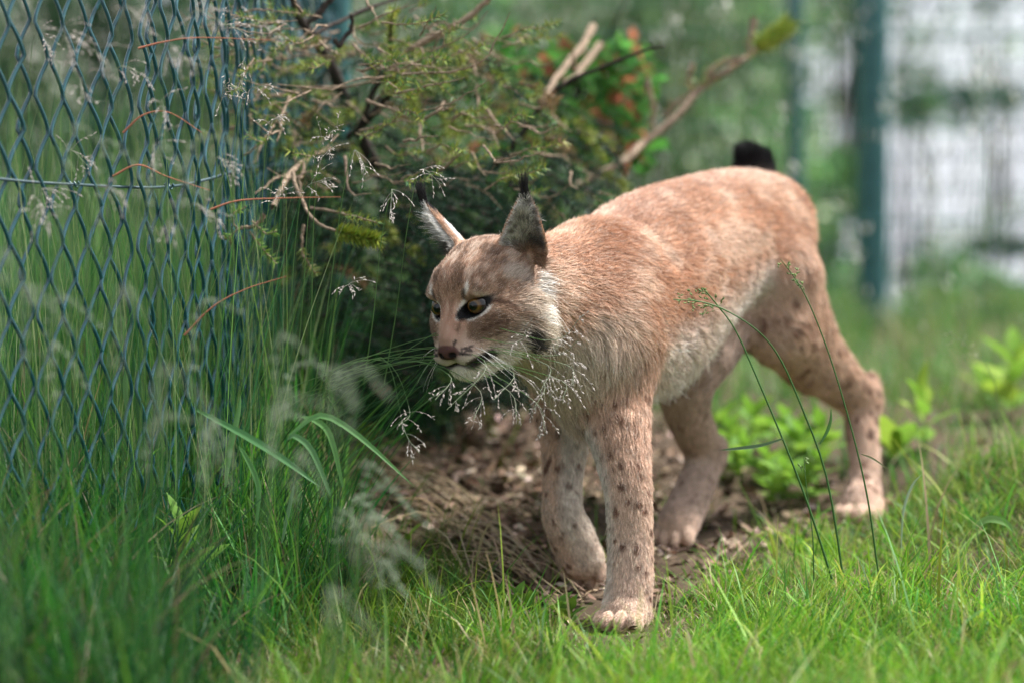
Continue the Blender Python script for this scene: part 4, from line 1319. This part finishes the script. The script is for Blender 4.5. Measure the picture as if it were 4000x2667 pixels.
# thin green blades leaning into the same place
bb = Batch()
for k in range(40):
    a = U(RNG.uniform(850, 1350), RNG.uniform(1600, 2000), RNG.uniform(5.7, 6.0)); a[2] = gh(a[0], a[1])
    e = U(RNG.uniform(1400, 1780), RNG.uniform(1380, 1560), RNG.uniform(5.6, 5.75))
    m_ = (a + e) / 2 + np.array([-.03, 0, RNG.uniform(.0, .06)])
    V, F = tube_arrays(spline([a, m_, e], 10), np.linspace(.0010, .0003, 10), 3)
    bb.add(V, F, colmix(1, (.07, .19, .06), (.12, .24, .08), (.05, .15, .06))[0])
tag(bb.build('leaning_stems', M_grass), 'thin green stems leaning from the tall grass towards the chin of the lynx', 'grass', kind='stuff')

# panicles in front of the ear and shrub
for k, (tip, mid, base) in enumerate([((1725, 720), (1640, 670), (1500, 1500)), ((1520, 870), (1530, 740), (1420, 1500)), ((1300, 700), (1190, 740), (1100, 1500)), ((1440, 690), (1380, 590), (1230, 1500)),
                                      ((1100, 460), (1050, 500), (1000, 1500)), ((960, 240), (930, 400), (900, 1500)), ((1040, 330), (960, 380), (960, 1500)), ((1330, 470), (1240, 600), (1150, 1500)),
                                      ((1380, 1110), (1340, 1130), (1230, 1600)), ((1110, 730), (1080, 820), (1060, 1500)), ((1290, 590), (1250, 640), (1200, 1500)), ((880, 330), (860, 420), (850, 1500))]):
    px_stalk([base, ((base[0] * 2 + mid[0]) / 3, (base[1] * 2 + mid[1]) / 3), ((base[0] + mid[0] * 3) / 4 - 12, (base[1] + 3 * mid[1]) / 4), mid, tip], [5.95, 5.75], .0009,
             'airy seed-head grass rising in front of the small spruce', 'seed heads before the spruce', .24, 9, .05, dens=5, **SIL)
# panicles at the fence
for k in range(22):
    px = RNG.uniform(60, 900); top = RNG.uniform(60, 900); d = RNG.uniform(5.15, 5.7)
    sw = RNG.normal(60, 90)
    px_stalk([(px, 1900), (px + sw * .2, (1900 * 2 + top) / 3), (px + sw * .6, (1900 + 2 * top) / 3), (px + sw, top), (px + sw * 1.7 + 40, top + RNG.uniform(-20, 70))], [d, d - .05], .0009,
             'pale seed-head grass standing against the chain link fence', 'seed heads at the fence', .22, 9, .055, dens=5, **SIL)
# rust-red arching blades at the fence
for pts in ([(540, 190), (640, 165), (780, 148), (1060, 158)], [(480, 520), (560, 450), (660, 440), (790, 520)], [(820, 820), (930, 785), (1100, 775), (1330, 770)], [(720, 1310), (830, 1200), (960, 1130), (1120, 1080)], [(440, 690), (540, 645), (650, 690), (820, 745)]):
    C = spline([U(p[0], p[1], 5.6) for p in pts], 16)
    V, F = tube_arrays(C, np.linspace(.0016, .0004, 16), 4)
    o = mesh_np('dry_grass', V - C[0], F, M_dry, None, True, np.tile(np.array((.36, .14, .085)), (len(V), 1))); o.location = C[0]
    tag(o, 'thin rust-red grass blade arching before the chain link fence', 'grass', 'rust-red blades at the fence')
# soft out-of-focus heads close to the camera, lower left
for k in range(32):
    d = RNG.uniform(4.2, 5.2)
    px = RNG.uniform(-100, 1450)
    top = np.interp(px, [0, 700, 1000, 1400, 2000], [1000, 1300, 1500, 1900, 2380]) + RNG.normal(120, 230)
    top = max(top, 360) if k % 4 else RNG.uniform(330, 900) * (px < 700) + top * (px >= 700)
    sw = RNG.normal(90, 120)
    g0 = U(px, 3200, d); g0[2] = gh(g0[0], g0[1])
    t1 = U(px + sw, top, d - .05)
    t2 = U(px + sw * 1.2 + RNG.uniform(60, 230), top + RNG.uniform(-10, 250), d - .08)
    grass_stalk([g0, g0 * .6 + t1 * .4 - np.array([.01, 0, 0]), g0 * .25 + t1 * .75, t1, t2], .0011, 'soft blurred seed-head grass close in front of the tall grass', 'blurred seed heads in the foreground', .40, 36, .009, dens=4,
                col=(.36, .42, .30), stem=(.12, .26, .09), seed=(.0060, .0006), droop=.3)

# ---- grass on the bank behind, up to the crest
P, pp = scatter(60000, -3.2, 3.6, 6.6, 11.4, lambda px, py, x, y: sstep(-1500, -500, px) * sstep(5000, 4500, px) * (1 - .96 * dirt_mask(px, py)) * (1 - .93 * (px > 1050) * (px < 2250) * (y < 8.6)) * (.3 + .7 * sstep(.38, .6, fbm(np.stack([x, y, 0 * x], -1), 2.5, 70, 2))))
n = len(P)
cols = colmix(n, (.09, .24, .04), (.12, .28, .05), (.20, .31, .07), (.07, .19, .05))
cols[RNG.random(n) < .14] = (.40, .36, .22)
L = RNG.uniform(.04, .15, n) * np.interp(pp[:, 0], [1800, 2400, 3300, 4000], [2.2, 1.6, .9, 1.0]) * np.interp(P[:, 1], [6.6, 7.6, 9], [.5, .8, 1.1])
V, F, C = blades(P, L, RNG.uniform(.003, .007, n), RNG.uniform(0, 6.3, n), RNG.uniform(.02, .6, n), RNG.uniform(.1, 1.2, n), cols, 3)
o = mesh_np('bank_grass', V, F, M_grass, None, True, C)
tag(o, 'soft blurred meadow grass on the bank behind the lynx', 'grass', kind='stuff')
# pale heads on the far meadow
hb = Batch()
for k in range(1500):
    x = RNG.uniform(-2.6, 2.6); y = RNG.uniform(8.2, 11.3)
    if proj(np.array([x, y, .4]))[0] > 3000 and (k >= 800 or RNG.random() < .75): continue
    z = float(gh(x, y, False)); h = RNG.uniform(.25, .95) if k < 800 else RNG.uniform(.8, 1.7)
    lean = RNG.normal(0, .10, 2)
    top = np.array([x + lean[0] * h, y + lean[1] * h, z + h])
    V, F = tube_arrays(np.array([[x, y, z], [x + lean[0] * h * .4, y, z + h * .55], top]), [.0016, .0013, .0008], 3)
    hb.add(V, F, (.16, .26, .11))
    for q in range(7):
        b = top - np.array([0, 0, 1]) * RNG.uniform(0, .16) + RNG.normal(0, .018, 3)
        s_ = RNG.uniform(.8, 1.5)
        hb.add(orient(SPV * [.0028 * s_, .0028 * s_, .020 * s_], np.array([RNG.normal(0, .5), RNG.normal(0, .5), 1])) + b, SPF, np.array((.56, .56, .48)) * RNG.uniform(.8, 1.2))
tag(hb.build('meadow_seed_heads', M_seed), 'mass of pale blurred seed heads in the meadow behind the spruce', 'grass', kind='stuff')

# ---- leafy weeds
def leaf_arrays(L, w, fold=.18, arch=.25):
    t = np.array([0, .18, .45, .72, 1.0]); wd = np.array([.06, .72, 1.0, .62, .02]) * w
    z = -arch * L * t ** 2 + .12 * L * t
    V = []
    for k in range(5):
        V += [[-wd[k], t[k] * L, z[k] + wd[k] * fold], [0, t[k] * L, z[k]], [wd[k], t[k] * L, z[k] + wd[k] * fold]]
    F = []
    for k in range(4):
        a = k * 3
        F += [[a, a + 1, a + 4, a + 3], [a + 1, a + 2, a + 5, a + 4]]
    return np.array(V), np.array(F)
def leaf_mesh(name, L, w, col, m=None):
    V, F = leaf_arrays(L, w)
    o = mesh_np(name, V, F, m or M_leaf, None, True, np.tile(np.array(col), (len(V), 1)) * np.repeat(np.array([.8, .95, 1, 1.05, 1.1]), 3)[:, None])
    me = o.data; bpy.data.objects.remove(o)
    return me
WEED = [leaf_mesh('leaf', .075, .017, c) for c in ((.17, .36, .035), (.24, .44, .05), (.13, .30, .04))] 
DOCK = [leaf_mesh('leaf', .12, .030, c) for c in ((.19, .38, .04), (.30, .46, .05))]
def weed(px, py, d, meshes, n, size, label, group=None, stemh=.05):
    c = U(px, py, d); c[2] = gh(c[0], c[1])
    root = empty('leafy_weed', tuple(c)); tag(root, label, 'weed', group)
    h = stemh * size
    V, F = tube_arrays(np.array([[0, 0, -.01], [.002, 0, h * .5], [0, .002, h]]) + c, [.0025, .002, .0012], 5)
    mesh_np('stem', V, F, M_leaf, root, True, np.tile(np.array((.14, .25, .05)), (len(V), 1)))
    for k in range(n):
        t = (k + .5) / n
        o = bpy.data.objects.new('leaf', meshes[k % len(meshes)])
        o.location = c + np.array([0, 0, h * (.15 + .85 * t)])
        o.rotation_euler = (R(10 + 55 * t + RNG.normal(0, 10)), RNG.normal(0, .25), k * 2.4 + RNG.normal(0, .3))
        s_ = size * (1.15 - .5 * t) * RNG.uniform(.8, 1.15); o.scale = (s_, s_, s_)
        link(o, root)
for k, (px, py, d, s_) in enumerate([(2890, 1830, 7.0, 1.0), (2990, 1880, 6.95, .9), (3060, 1950, 6.85, .9), (3130, 1840, 7.05, 1.1), (3190, 1930, 6.9, .9), (2940, 1740, 7.25, 1.1), (3080, 1760, 7.2, 1.0), (3215, 1800, 7.1, 1.0), (3020, 1985, 6.78, .7), (2860, 1780, 7.15, .9), (3150, 2000, 6.8, .8)]):
    weed(px, py, d, WEED, 11, s_, 'bright green leafy weed between the hind legs of the lynx', 'leafy weeds between the hind legs', .07)
weed(3610, 1850, 7.1, DOCK, 8, .75, 'large pale green broad-leaved weed just right of the stretched hind leg', None, .16)
weed(3500, 1860, 7.0, DOCK, 6, .9, 'low yellowish broad-leaved weed touching the stretched hind leg')
weed(3960, 1720, 7.6, DOCK, 9, .95, 'big bright weed at the right edge of the bank', None, .15)
weed(3840, 1640, 7.9, DOCK, 7, .8, 'weed half hidden behind the big bright one on the bank')
weed(2820, 1710, 7.4, WEED, 8, 1.0, 'small weed behind the stepping hind leg')
weed(700, 1900, 5.7, WEED, 9, 1.1, 'yellow-green seedling plant in the tall grass by the fence', None, .12)
for px, py in ((1960, 2330), (2080, 2370), (1900, 2420), (2180, 2420), (2020, 2450), (2230, 2390)):
    weed(px, py, 5.95, WEED, 7, .55, 'small low plant in the turf below the lifted fore paw', 'low plants below the lifted paw', .06)
# ================================================================== the spruce and the trees behind
spruce = empty('spruce_tree', tuple(U(1720, 1500, 7.0) * [1, 1, 0] + [0, 0, float(gh(*U(1720, 1500, 7.0)[:2]))]))
tag(spruce, 'scraggly young spruce with bare tan twigs behind the head of the lynx', 'tree')
def z2(*q): return [(800 + x / 1.4256, y / 1.4256) for x, y in q]
def z3(*q): return [(2000 + x / 1.176, y / 1.176) for x, y in q]
needle_b = [Batch(), Batch()]
NEED = []      # (origin, direction, length, colour)
def needles_on(C, dens, L, cols, frm=.0, spread=.9, flat=True):
    seg = np.linalg.norm(np.diff(C, axis=0), axis=1); tot = seg.sum()
    n = int(tot * dens)
    s = RNG.uniform(frm, 1, n) * tot; cum = np.concatenate([[0], np.cumsum(seg)])
    P = np.stack([np.interp(s, cum, C[:, k]) for k in range(3)], -1)
    T = nrm(np.gradient(C, axis=0)); Tn = nrm(np.stack([np.interp(s, cum, T[:, k]) for k in range(3)], -1))
    r = RNG.normal(0, 1, (n, 3)); r -= Tn * (r * Tn).sum(1, keepdims=True); r = nrm(r)
    D = nrm(Tn * .55 + r * spread + np.array([0, 0, .15]))
    c = colmix(n, *cols)
    NEED.append((P, D, L * RNG.uniform(.6, 1.2, n), c))
def branch(pp, ds, r0, r1, material, name='branch', nd=None, n=22, wob=.004):
    ds = [ds, ds] if np.isscalar(ds) else ds
    dd = np.interp(np.linspace(0, 1, len(pp)), np.linspace(0, 1, len(ds)), ds)
    C = spline([U(p[0], p[1], d) for p, d in zip(pp, dd)], n)
    C[1:-1] += np.cumsum(RNG.normal(0, wob * .3, (n - 2, 3)), 0) * np.sin(np.linspace(0, math.pi, n - 2))[:, None]
    rad = np.linspace(r0, r1, n) * (1 + .12 * RNG.normal(0, 1, n).clip(-1, 1))
    V, F = tube_arrays(C, rad, 6)
    mesh_np(name, V, F, material, spruce)
    if nd: needles_on(C, *nd)
    return C
YG = [(.24, .30, .04), (.32, .35, .05), (.20, .29, .045)]
GR = [(.055, .15, .04), (.08, .19, .05), (.035, .10, .035), (.12, .20, .05)]
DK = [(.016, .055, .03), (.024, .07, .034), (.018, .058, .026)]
BR = [(.24, .15, .07), (.30, .20, .09)]
# trunk and main stems, dark
base = proj(np.array(spruce.location))
branch([tuple(base), (1690, 1300), (1640, 1050), (1560, 850), (1420, 560), (1290, 250), (1165, 60), (1120, -120)], [7.1, 6.95, 6.75, 6.6], .015, .008, M_bark, 'trunk', None, 40)
for q in range(0): pass
branch(z2((800, 760), (870, 690), (960, 480), (1060, 420), (1040, 310), (1045, 130), (1050, 60)), [6.6, 6.35], .006, .003, M_bark, nd=(1500, .018, YG, .45), n=30)
branch(z2((870, 700), (980, 590), (1050, 470), (1065, 410)), [6.7, 6.4], .008, .006, M_bark)
branch(z2((570, 130), (740, 0), (800, -60)), 6.35, .006, .005, M_bark)
branch(z2((610, 190), (800, 100), (1100, 0), (1250, -60)), [6.4, 6.6], .004, .003, M_bark)
branch(z2((1300, 1150), (1500, 1000), (1650, 880), (1740, 760), (1870, 580), (1950, 490), (2080, 420), (2281, 340), (2450, 275), (2560, 260)), [6.9, 6.75, 6.6], .008, .0022, M_bark, n=40)
branch(z2((720, 220), (760, 250), (820, 150), (815, 80)), 6.3, .005, .003, M_bark)
# bare tan twigs seen against it
TW = [((60, 70), (300, 62), (510, 75)), ((150, 150), (330, 125), (520, 115)), ((345, 215), (420, 170), (520, 165), (620, 200)), ((150, 70), (148, 180)),
      ((810, 80), (850, 190), (900, 270)), ((900, 0), (940, 90), (970, 140)), ((520, 490), (800, 480), (1000, 420), (1200, 380), (1450, 370), (1480, 300), (1560, 190)),
      ((1100, 415), (1400, 395), (1540, 330), (1640, 180), (1700, 70)), ((1240, 160), (1330, 120), (1500, 140), (1580, 60)), ((1060, 520), (1200, 500), (1340, 480), (1450, 430)),
      ((1490, 220), (1600, 290), (1680, 320), (1820, 315)), ((1500, 370), (1520, 600), (1540, 690)), ((900, 560), (980, 600), (1100, 640), (1190, 630)), ((1190, 680), (1240, 560), (1280, 540)),
      ((1230, 660), (1400, 580)), ((860, 730), (1000, 700), (1180, 680)), ((500, 720), (490, 860), (510, 920)), ((490, 960), (350, 1010), (280, 1080)), ((130, 720), (300, 660), (450, 670)),
      ((380, 270), (500, 290), (640, 310), (740, 300)), ((400, 330), (560, 330), (720, 340)), ((570, 390), (680, 345), (740, 320)), ((640, 230), (690, 290), (770, 310)), ((1000, 430), (900, 440), (700, 500), (400, 470)),
      ((870, 400), (1000, 360), (1100, 360), (1300, 380)), ((1100, 340), (1200, 310), (1290, 290)), ((560, 900), (540, 1000), (545, 1100)), ((150, 880), (260, 830), (330, 740)), ((470, 540), (440, 680), (400, 790)),
      ((780, 870), (800, 1000), (850, 1070), (930, 1080)), ((600, 560), (720, 600), (800, 600)), ((1330, 570), (1300, 640), (1180, 700)), ((1200, 700), (1215, 850)), ((1110, 790), (1200, 760), (1300, 760)),
      ((1990, 870), (1850, 880), (1750, 890)), ((1990, 870), (2100, 950), (2210, 1000)), ((2040, 960), (2030, 1010), (2080, 1060)), ((1750, 580), (1850, 595), (1890, 560), (1880, 490)), ((2050, 390), (2045, 270)), ((1930, 640), (1980, 700), (2050, 740)),
      ((1560, 600), (1640, 690), (1720, 780)), ((1800, 200), (1700, 250), (1560, 190)), ((1450, 700), (1560, 720), (1640, 820)), ((1300, 950), (1400, 900), (1480, 820)), ((200, 260), (300, 260), (420, 300)), ((20, 340), (120, 300), (260, 260))]
for k, q in enumerate(TW):
    d = RNG.uniform(6.15, 6.55) + (.25 if q[0][0] > 1450 else 0)
    branch(z2(*q), [d, d - .08], RNG.uniform(.0022, .0032), .0006, M_twig, 'twig', n=20, wob=.005)
branch(z2((1210, 240), (1400, 140), (1560, 20), (1640, -60)), [6.45, 6.4], .0060, .0045, M_twig)
branch(z2((1050, 370), (1210, 240)), [6.45, 6.45], .003, .0060, M_twig)
branch(z2((2160, 150), (2080, 300), (1950, 470), (1880, 560)), [7.1, 6.8], .008, .005, M_twig)
branch(z2((2200, 250), (2080, 390), (2000, 470)), [7.3, 7.0], .007, .005, M_twig)
branch(z2((380, 1155), (430, 1050), (490, 960), (600, 870), (700, 830)), [6.15, 6.4], .0050, .004, M_twig)
branch(z2((490, 960), (510, 1050), (600, 1200), (720, 1290), (960, 1340)), [6.15, 6.05], .0036, .0018, M_twig, nd=(5200, .020, YG, .68))
branch(z2((590, 1160), (740, 1185), (830, 1215), (960, 1240)), [6.15, 6.05], .003, .0016, M_twig, nd=(1100, .014, [(.10, .20, .05), (.30, .34, .05)], .35))
branch(z2((550, 1250), (545, 1330), (580, 1450), (620, 1530)), 6.1, .0028, .0015, M_twig, nd=(1100, .014, [(.18, .24, .06), (.24, .26, .06)], .4))
branch(z2((180, 1280), (280, 1230), (330, 1195)), 6.05, .0028, .004, M_twig)
for q in (((180, 1270), (140, 1230), (230, 1150)), ((260, 1230), (330, 1290), (400, 1290)), ((250, 1290), (330, 1400), (400, 1470)), ((180, 1280), (120, 1330), (80, 1290))):
    branch(z2(*q), 6.05, .002, .0012, M_twig, 'twig', nd=(1300, .014, [(.16, .30, .05), (.22, .34, .05)], .2), n=12)
# long branch reaching out to the right, out of focus
branch(z3((430, 800), (500, 740), (730, 550), (880, 400), (1080, 270), (1180, 190), (1270, 120)), [7.1, 7.3], .0075, .004, M_twig, nd=(1500, .030, YG + [(.16, .22, .04)], .80), n=30)
branch(z3((200, 900), (500, 740), (600, 660)), [7.0, 7.1], .006, .0075, M_twig)
for q in (((830, 290), (820, 430)), ((1110, 80), (1100, 190), (1090, 260)), ((620, 360), (640, 480), (650, 620)), ((920, 320), (910, 380)), ((1000, 330), (940, 350), (870, 400)), ((1050, 270), (960, 300), (890, 340)), ((700, 540), (760, 470), (900, 380))):
    branch(z3(*q), 7.2, .007, .003, M_twig, 'twig', nd=(500, .02, YG + BR, .1), n=10)
# a tangle of finer dry twigs
for k in range(215):
    px = RNG.uniform(880, 2050); py = RNG.uniform(30, 760)
    if py < (px - 1900) * 1.2 or py > 420 + (px - 880) * .9 : continue
    L = RNG.uniform(90, 260); an = RNG.normal(-.1, .45) + (math.pi if px < 1350 else 0)
    q = [(px, py), (px + L * .33 * math.cos(an), py + L * .33 * math.sin(an) + RNG.normal(0, 10)), (px + L * .66 * math.cos(an), py + L * .6 * math.sin(an) - RNG.uniform(-8, 20)), (px + L * math.cos(an), py + L * .9 * math.sin(an) - RNG.uniform(-10, 55))]
    d = RNG.uniform(6.1, 6.7)
    branch(q, [d, d - .06], RNG.uniform(.0014, .0022), .0005, M_twig, 'twig', nd=(800, .015, YG + GR[:2], .2) if RNG.random() < .6 else None, n=14, wob=.006)
# green foliage: drooping needled side shoots filling the crown
nsh = 0
rest = Batch()
for k in range(1500):
    a = RNG.random()
    px = RNG.uniform(930, 2350); py = RNG.uniform(150, 1050)
    if k > 560: px = RNG.uniform(1130, 2100); py = RNG.uniform(640, 1560)
    if py < 200 + (px - 1900) * .55 or py < np.interp(px, [930, 1200], [500, 120]): continue
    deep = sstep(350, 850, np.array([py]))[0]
    d = RNG.uniform(6.45, 7.35)
    L = RNG.uniform(60, 190); an = RNG.normal(.25, .5) + (math.pi if px < 1450 and RNG.random() < .7 else 0)
    q = [(px, py), (px + L * .5 * math.cos(an), py + L * .5 * abs(math.sin(an)) * .4 + 6), (px + L * math.cos(an), py + L * abs(math.sin(an)) * .8 + 22)]
    cols = DK if RNG.random() < (.35 + .45 * deep if k <= 560 else .88) else (GR if RNG.random() < .6 else (YG if RNG.random() < .7 else BR))  # lower shoots mostly dark: shade inside the crown put into needle colour
    if nsh < 220:
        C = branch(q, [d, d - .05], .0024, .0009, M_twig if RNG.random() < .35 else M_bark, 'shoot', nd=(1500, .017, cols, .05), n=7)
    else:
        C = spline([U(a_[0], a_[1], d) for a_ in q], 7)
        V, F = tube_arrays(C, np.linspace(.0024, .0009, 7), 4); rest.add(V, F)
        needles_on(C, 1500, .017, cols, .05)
    nsh += 1
o = rest.build('shoots', M_bark, spruce); o['kind'] = 'stuff'
P = np.concatenate([n_[0] for n_ in NEED]); D = np.concatenate([n_[1] for n_ in NEED]); L = np.concatenate([n_[2] for n_ in NEED]); cc = np.concatenate([n_[3] for n_ in NEED])
s_ = nrm(np.cross(D, RNG.normal(0, 1, D.shape)))
w = np.clip(L * .06, .0008, .0016)[:, None]
V = np.stack([P - s_ * w, P + s_ * w, P + D * (L * .7)[:, None] + s_ * w * .7, P + D * L[:, None]], 1).reshape(-1, 3)
F = np.arange(len(P))[:, None] * 4 + np.array([[0, 1, 2, 3]])
o = mesh_np('needles', V, F, M_needle, spruce, False, np.repeat(cc, 4, 0)); o['kind'] = 'stuff'
print('needles', len(P), 'shoots', nsh)

# ---- bush with withered rust-coloured leaves behind the spruce
def leaf_cloud(centers, radii, n, size, cols, squash=1.0):
    """leaf-sized faces spread through overlapping clumps"""
    ci = RNG.integers(0, len(centers), n)
    u = nrm(RNG.normal(0, 1, (n, 3))) * (RNG.random(n) ** .45)[:, None]
    P = np.asarray(centers)[ci] + u * np.asarray(radii)[ci][:, None] * np.array([1, 1, squash])
    a = nrm(RNG.normal(0, 1, (n, 3)) + np.array([0, -.2, .3])); t = nrm(np.cross(a, RNG.normal(0, 1, (n, 3)))); b = np.cross(a, t)
    L = size * RNG.uniform(.6, 1.3, n)[:, None]
    V = np.stack([P - t * L * .5, P + b * L * .28 + a * L * .06, P + t * L * .5, P - b * L * .28 + a * L * .06], 1).reshape(-1, 3)
    F = np.arange(n)[:, None] * 4 + np.array([[0, 1, 2, 3]])
    tone = np.exp((RNG.random(len(centers)) - .5) * .7)[ci][:, None]
    return V, F, np.repeat(colmix(n, *cols) * tone, 4, 0)

def woody(name, label, cat, base, top, r, crown, n, size, cols, nlimb=9, group=None, barkm=None, squash=.8):
    root = empty(name, tuple(base)); tag(root, label, cat, group)
    base, top = np.array(base), np.array(top)
    mid = base * .55 + top * .45 + RNG.normal(0, .04, 3) * [1, 1, 0]
    B = Batch()
    C = spline([base - [0, 0, .1], base * .75 + top * .25 + RNG.normal(0, .02, 3), mid, top], 16)
    V, F = tube_arrays(C, np.linspace(r, r * .35, 16), 9)
    mesh_np('trunk', V, F, barkm or M_bark, root)
    cs, rs = [], []
    for c, rad in crown: cs.append(c); rs.append(rad)
    for k in range(nlimb):
        c = np.array(cs[k % len(cs)]) + RNG.normal(0, .08, 3)
        s0 = C[int(RNG.uniform(5, 15))]
        V, F = tube_arrays(spline([s0, (s0 + c) / 2 + RNG.normal(0, .06, 3), c], 8), np.linspace(r * .42, r * .1, 8), 6)
        mesh_np('limb', V, F, barkm or M_bark, root)
    V, F, C_ = leaf_cloud(cs, rs, n, size, cols, squash)
    o = mesh_np('crown', V, F, M_crown, root, False, C_)
    return root
def at_ground(px, d): 
    x, y = _xy(px, d); return np.array([x, y, float(gh(x, y, False))])
def clumps(pl, d, dj=.4):
    return [(U(px, py, d + RNG.uniform(-dj, dj)), rr) for px, py, rr in pl]
BG = [(.07, .19, .06), (.10, .23, .07), (.14, .27, .085), (.055, .15, .06)]
rb = [(RNG.uniform(1900, 2500), RNG.uniform(200, 620), .07) for _ in range(34)]
woody('withered_bush', 'green bush with withered rust-coloured leaves behind the spruce', 'bush', at_ground(2150, 7.7), U(2180, 350, 7.6), .014, clumps(rb, 7.6, .25), 1300, .040,
      [(.07, .22, .04), (.10, .28, .05), (.28, .10, .055), (.07, .20, .05), (.06, .16, .04)], 12)

# ---- hedge trees and conifers far behind, all out of focus
def blob(px0, px1, py0, py1, n, r0, r1): return [(RNG.uniform(px0, px1), RNG.uniform(py0, py1), RNG.uniform(r0, r1)) for _ in range(n)]
BGL = [(.15, .30, .13), (.21, .36, .16), (.30, .42, .24), (.11, .24, .10), (.44, .50, .36)]
DKB = [(.03, .085, .05), (.04, .105, .06), (.025, .07, .045), (.06, .13, .07)]
woody('hedge_tree', 'tall pale green tree far behind the spruce tips', 'tree', at_ground(2350, 13.5), U(2350, 100, 13.5), .07, clumps(blob(2000, 2850, -500, 1150, 34, .25, .42), 13.5, .8), 9000, .075, BGL)
woody('hedge_tree', 'tall green tree behind the raised black tail', 'tree', at_ground(2850, 14), U(2830, 100, 14), .07, clumps(blob(2560, 3020, -500, 1240, 26, .2, .36), 14, .7), 6500, .075, BG + BGL)
woody('hedge_tree', 'dark tree far behind the left part of the spruce', 'tree', at_ground(1500, 12.5), U(1500, 100, 12.5), .07, clumps(blob(1050, 2000, -400, 1250, 34, .25, .45), 12.5, .8), 8500, .075, DKB + BG)
woody('hedge_bush', 'dark bluish bush beyond the chain link fence', 'bush', at_ground(650, 11.5), U(650, 300, 11.5), .05, clumps(blob(250, 1100, -300, 900, 26, .22, .4), 11.5, .6), 6500, .07, DKB)
woody('hedge_bush', 'grey-green bush beyond the outermost chain link wires', 'bush', at_ground(0, 12.5), U(0, 250, 12.5), .05, clumps(blob(-600, 450, -300, 1000, 26, .25, .42), 12.5, .6), 6500, .07, DKB + BG)
# slim trees standing against the white sky on the right
def slim(px, d, r, pl, n, label, cols=BG, size=.06):
    x, y = _xy(px, d); b = np.array([x, y, float(gh(x, y, False))])
    woody('slim_tree', label, 'tree', b, U(px + 10, -400, d), r, clumps(pl, d, .3), n, size, cols, 6)
slim(3070, 14.5, .04, blob(2960, 3110, -300, 1250, 16, .10, .18), 2400, 'slim leafy tree beside the thinner teal post', BG + DKB)
slim(3290, 15.5, .035, blob(3200, 3330, 600, 1250, 8, .08, .14) + blob(3180, 3500, -300, 60, 8, .15, .25), 1500, 'slim tree just left of the thick teal post', BG)
slim(3630, 16, .022, blob(3520, 3720, 300, 460, 8, .08, .16) + blob(3480, 4000, -300, 20, 12, .16, .24) + blob(3580, 3680, 950, 1240, 5, .05, .09), 750, 'slim tree with dark branch clumps against the white sky', DKB + BG)
slim(3900, 15, .020, blob(3740, 3990, 350, 430, 7, .06, .11) + blob(3780, 4040, 940, 990, 6, .04, .07) + blob(3900, 4300, -300, 30, 9, .15, .25), 550, 'slim tree at the right edge against the white sky', DKB)
# loose foliage breaking up the bright sky
slim(3200, 17, .02, blob(3120, 3300, 60, 1200, 12, .06, .12), 450, 'loose leafy sapling between the two teal posts', BGL + BG, .05)
slim(3540, 17.5, .02, blob(3470, 3640, 0, 620, 14, .08, .16) + blob(3480, 3640, 1000, 1230, 8, .06, .1), 450, 'loose leafy sapling just right of the thick teal post', BGL + DKB, .05)
slim(3800, 18, .02, blob(3640, 4050, -50, 330, 12, .10, .18) + blob(3700, 4000, 800, 960, 7, .05, .1), 300, 'loose leafy sapling with hanging sprays against the sky', BGL + DKB, .05)
# low shrubs on the crest
for px, d, h, lab in ((3700, 12.6, 1010, 'low grey-green shrub on the crest behind the far fence'), (3980, 12.2, 1090, 'small dark shrub on the crest at the end of the far fence'), (3180, 12.4, 1080, 'low shrub on the crest between the two teal posts')):
    woody('crest_shrub', lab, 'bush', at_ground(px, d), U(px, h + 60, d), .012, clumps(blob(px - 130, px + 130, h, 1260, 9, .05, .1), d, .15), 700, .045, BGL + BG, 5)
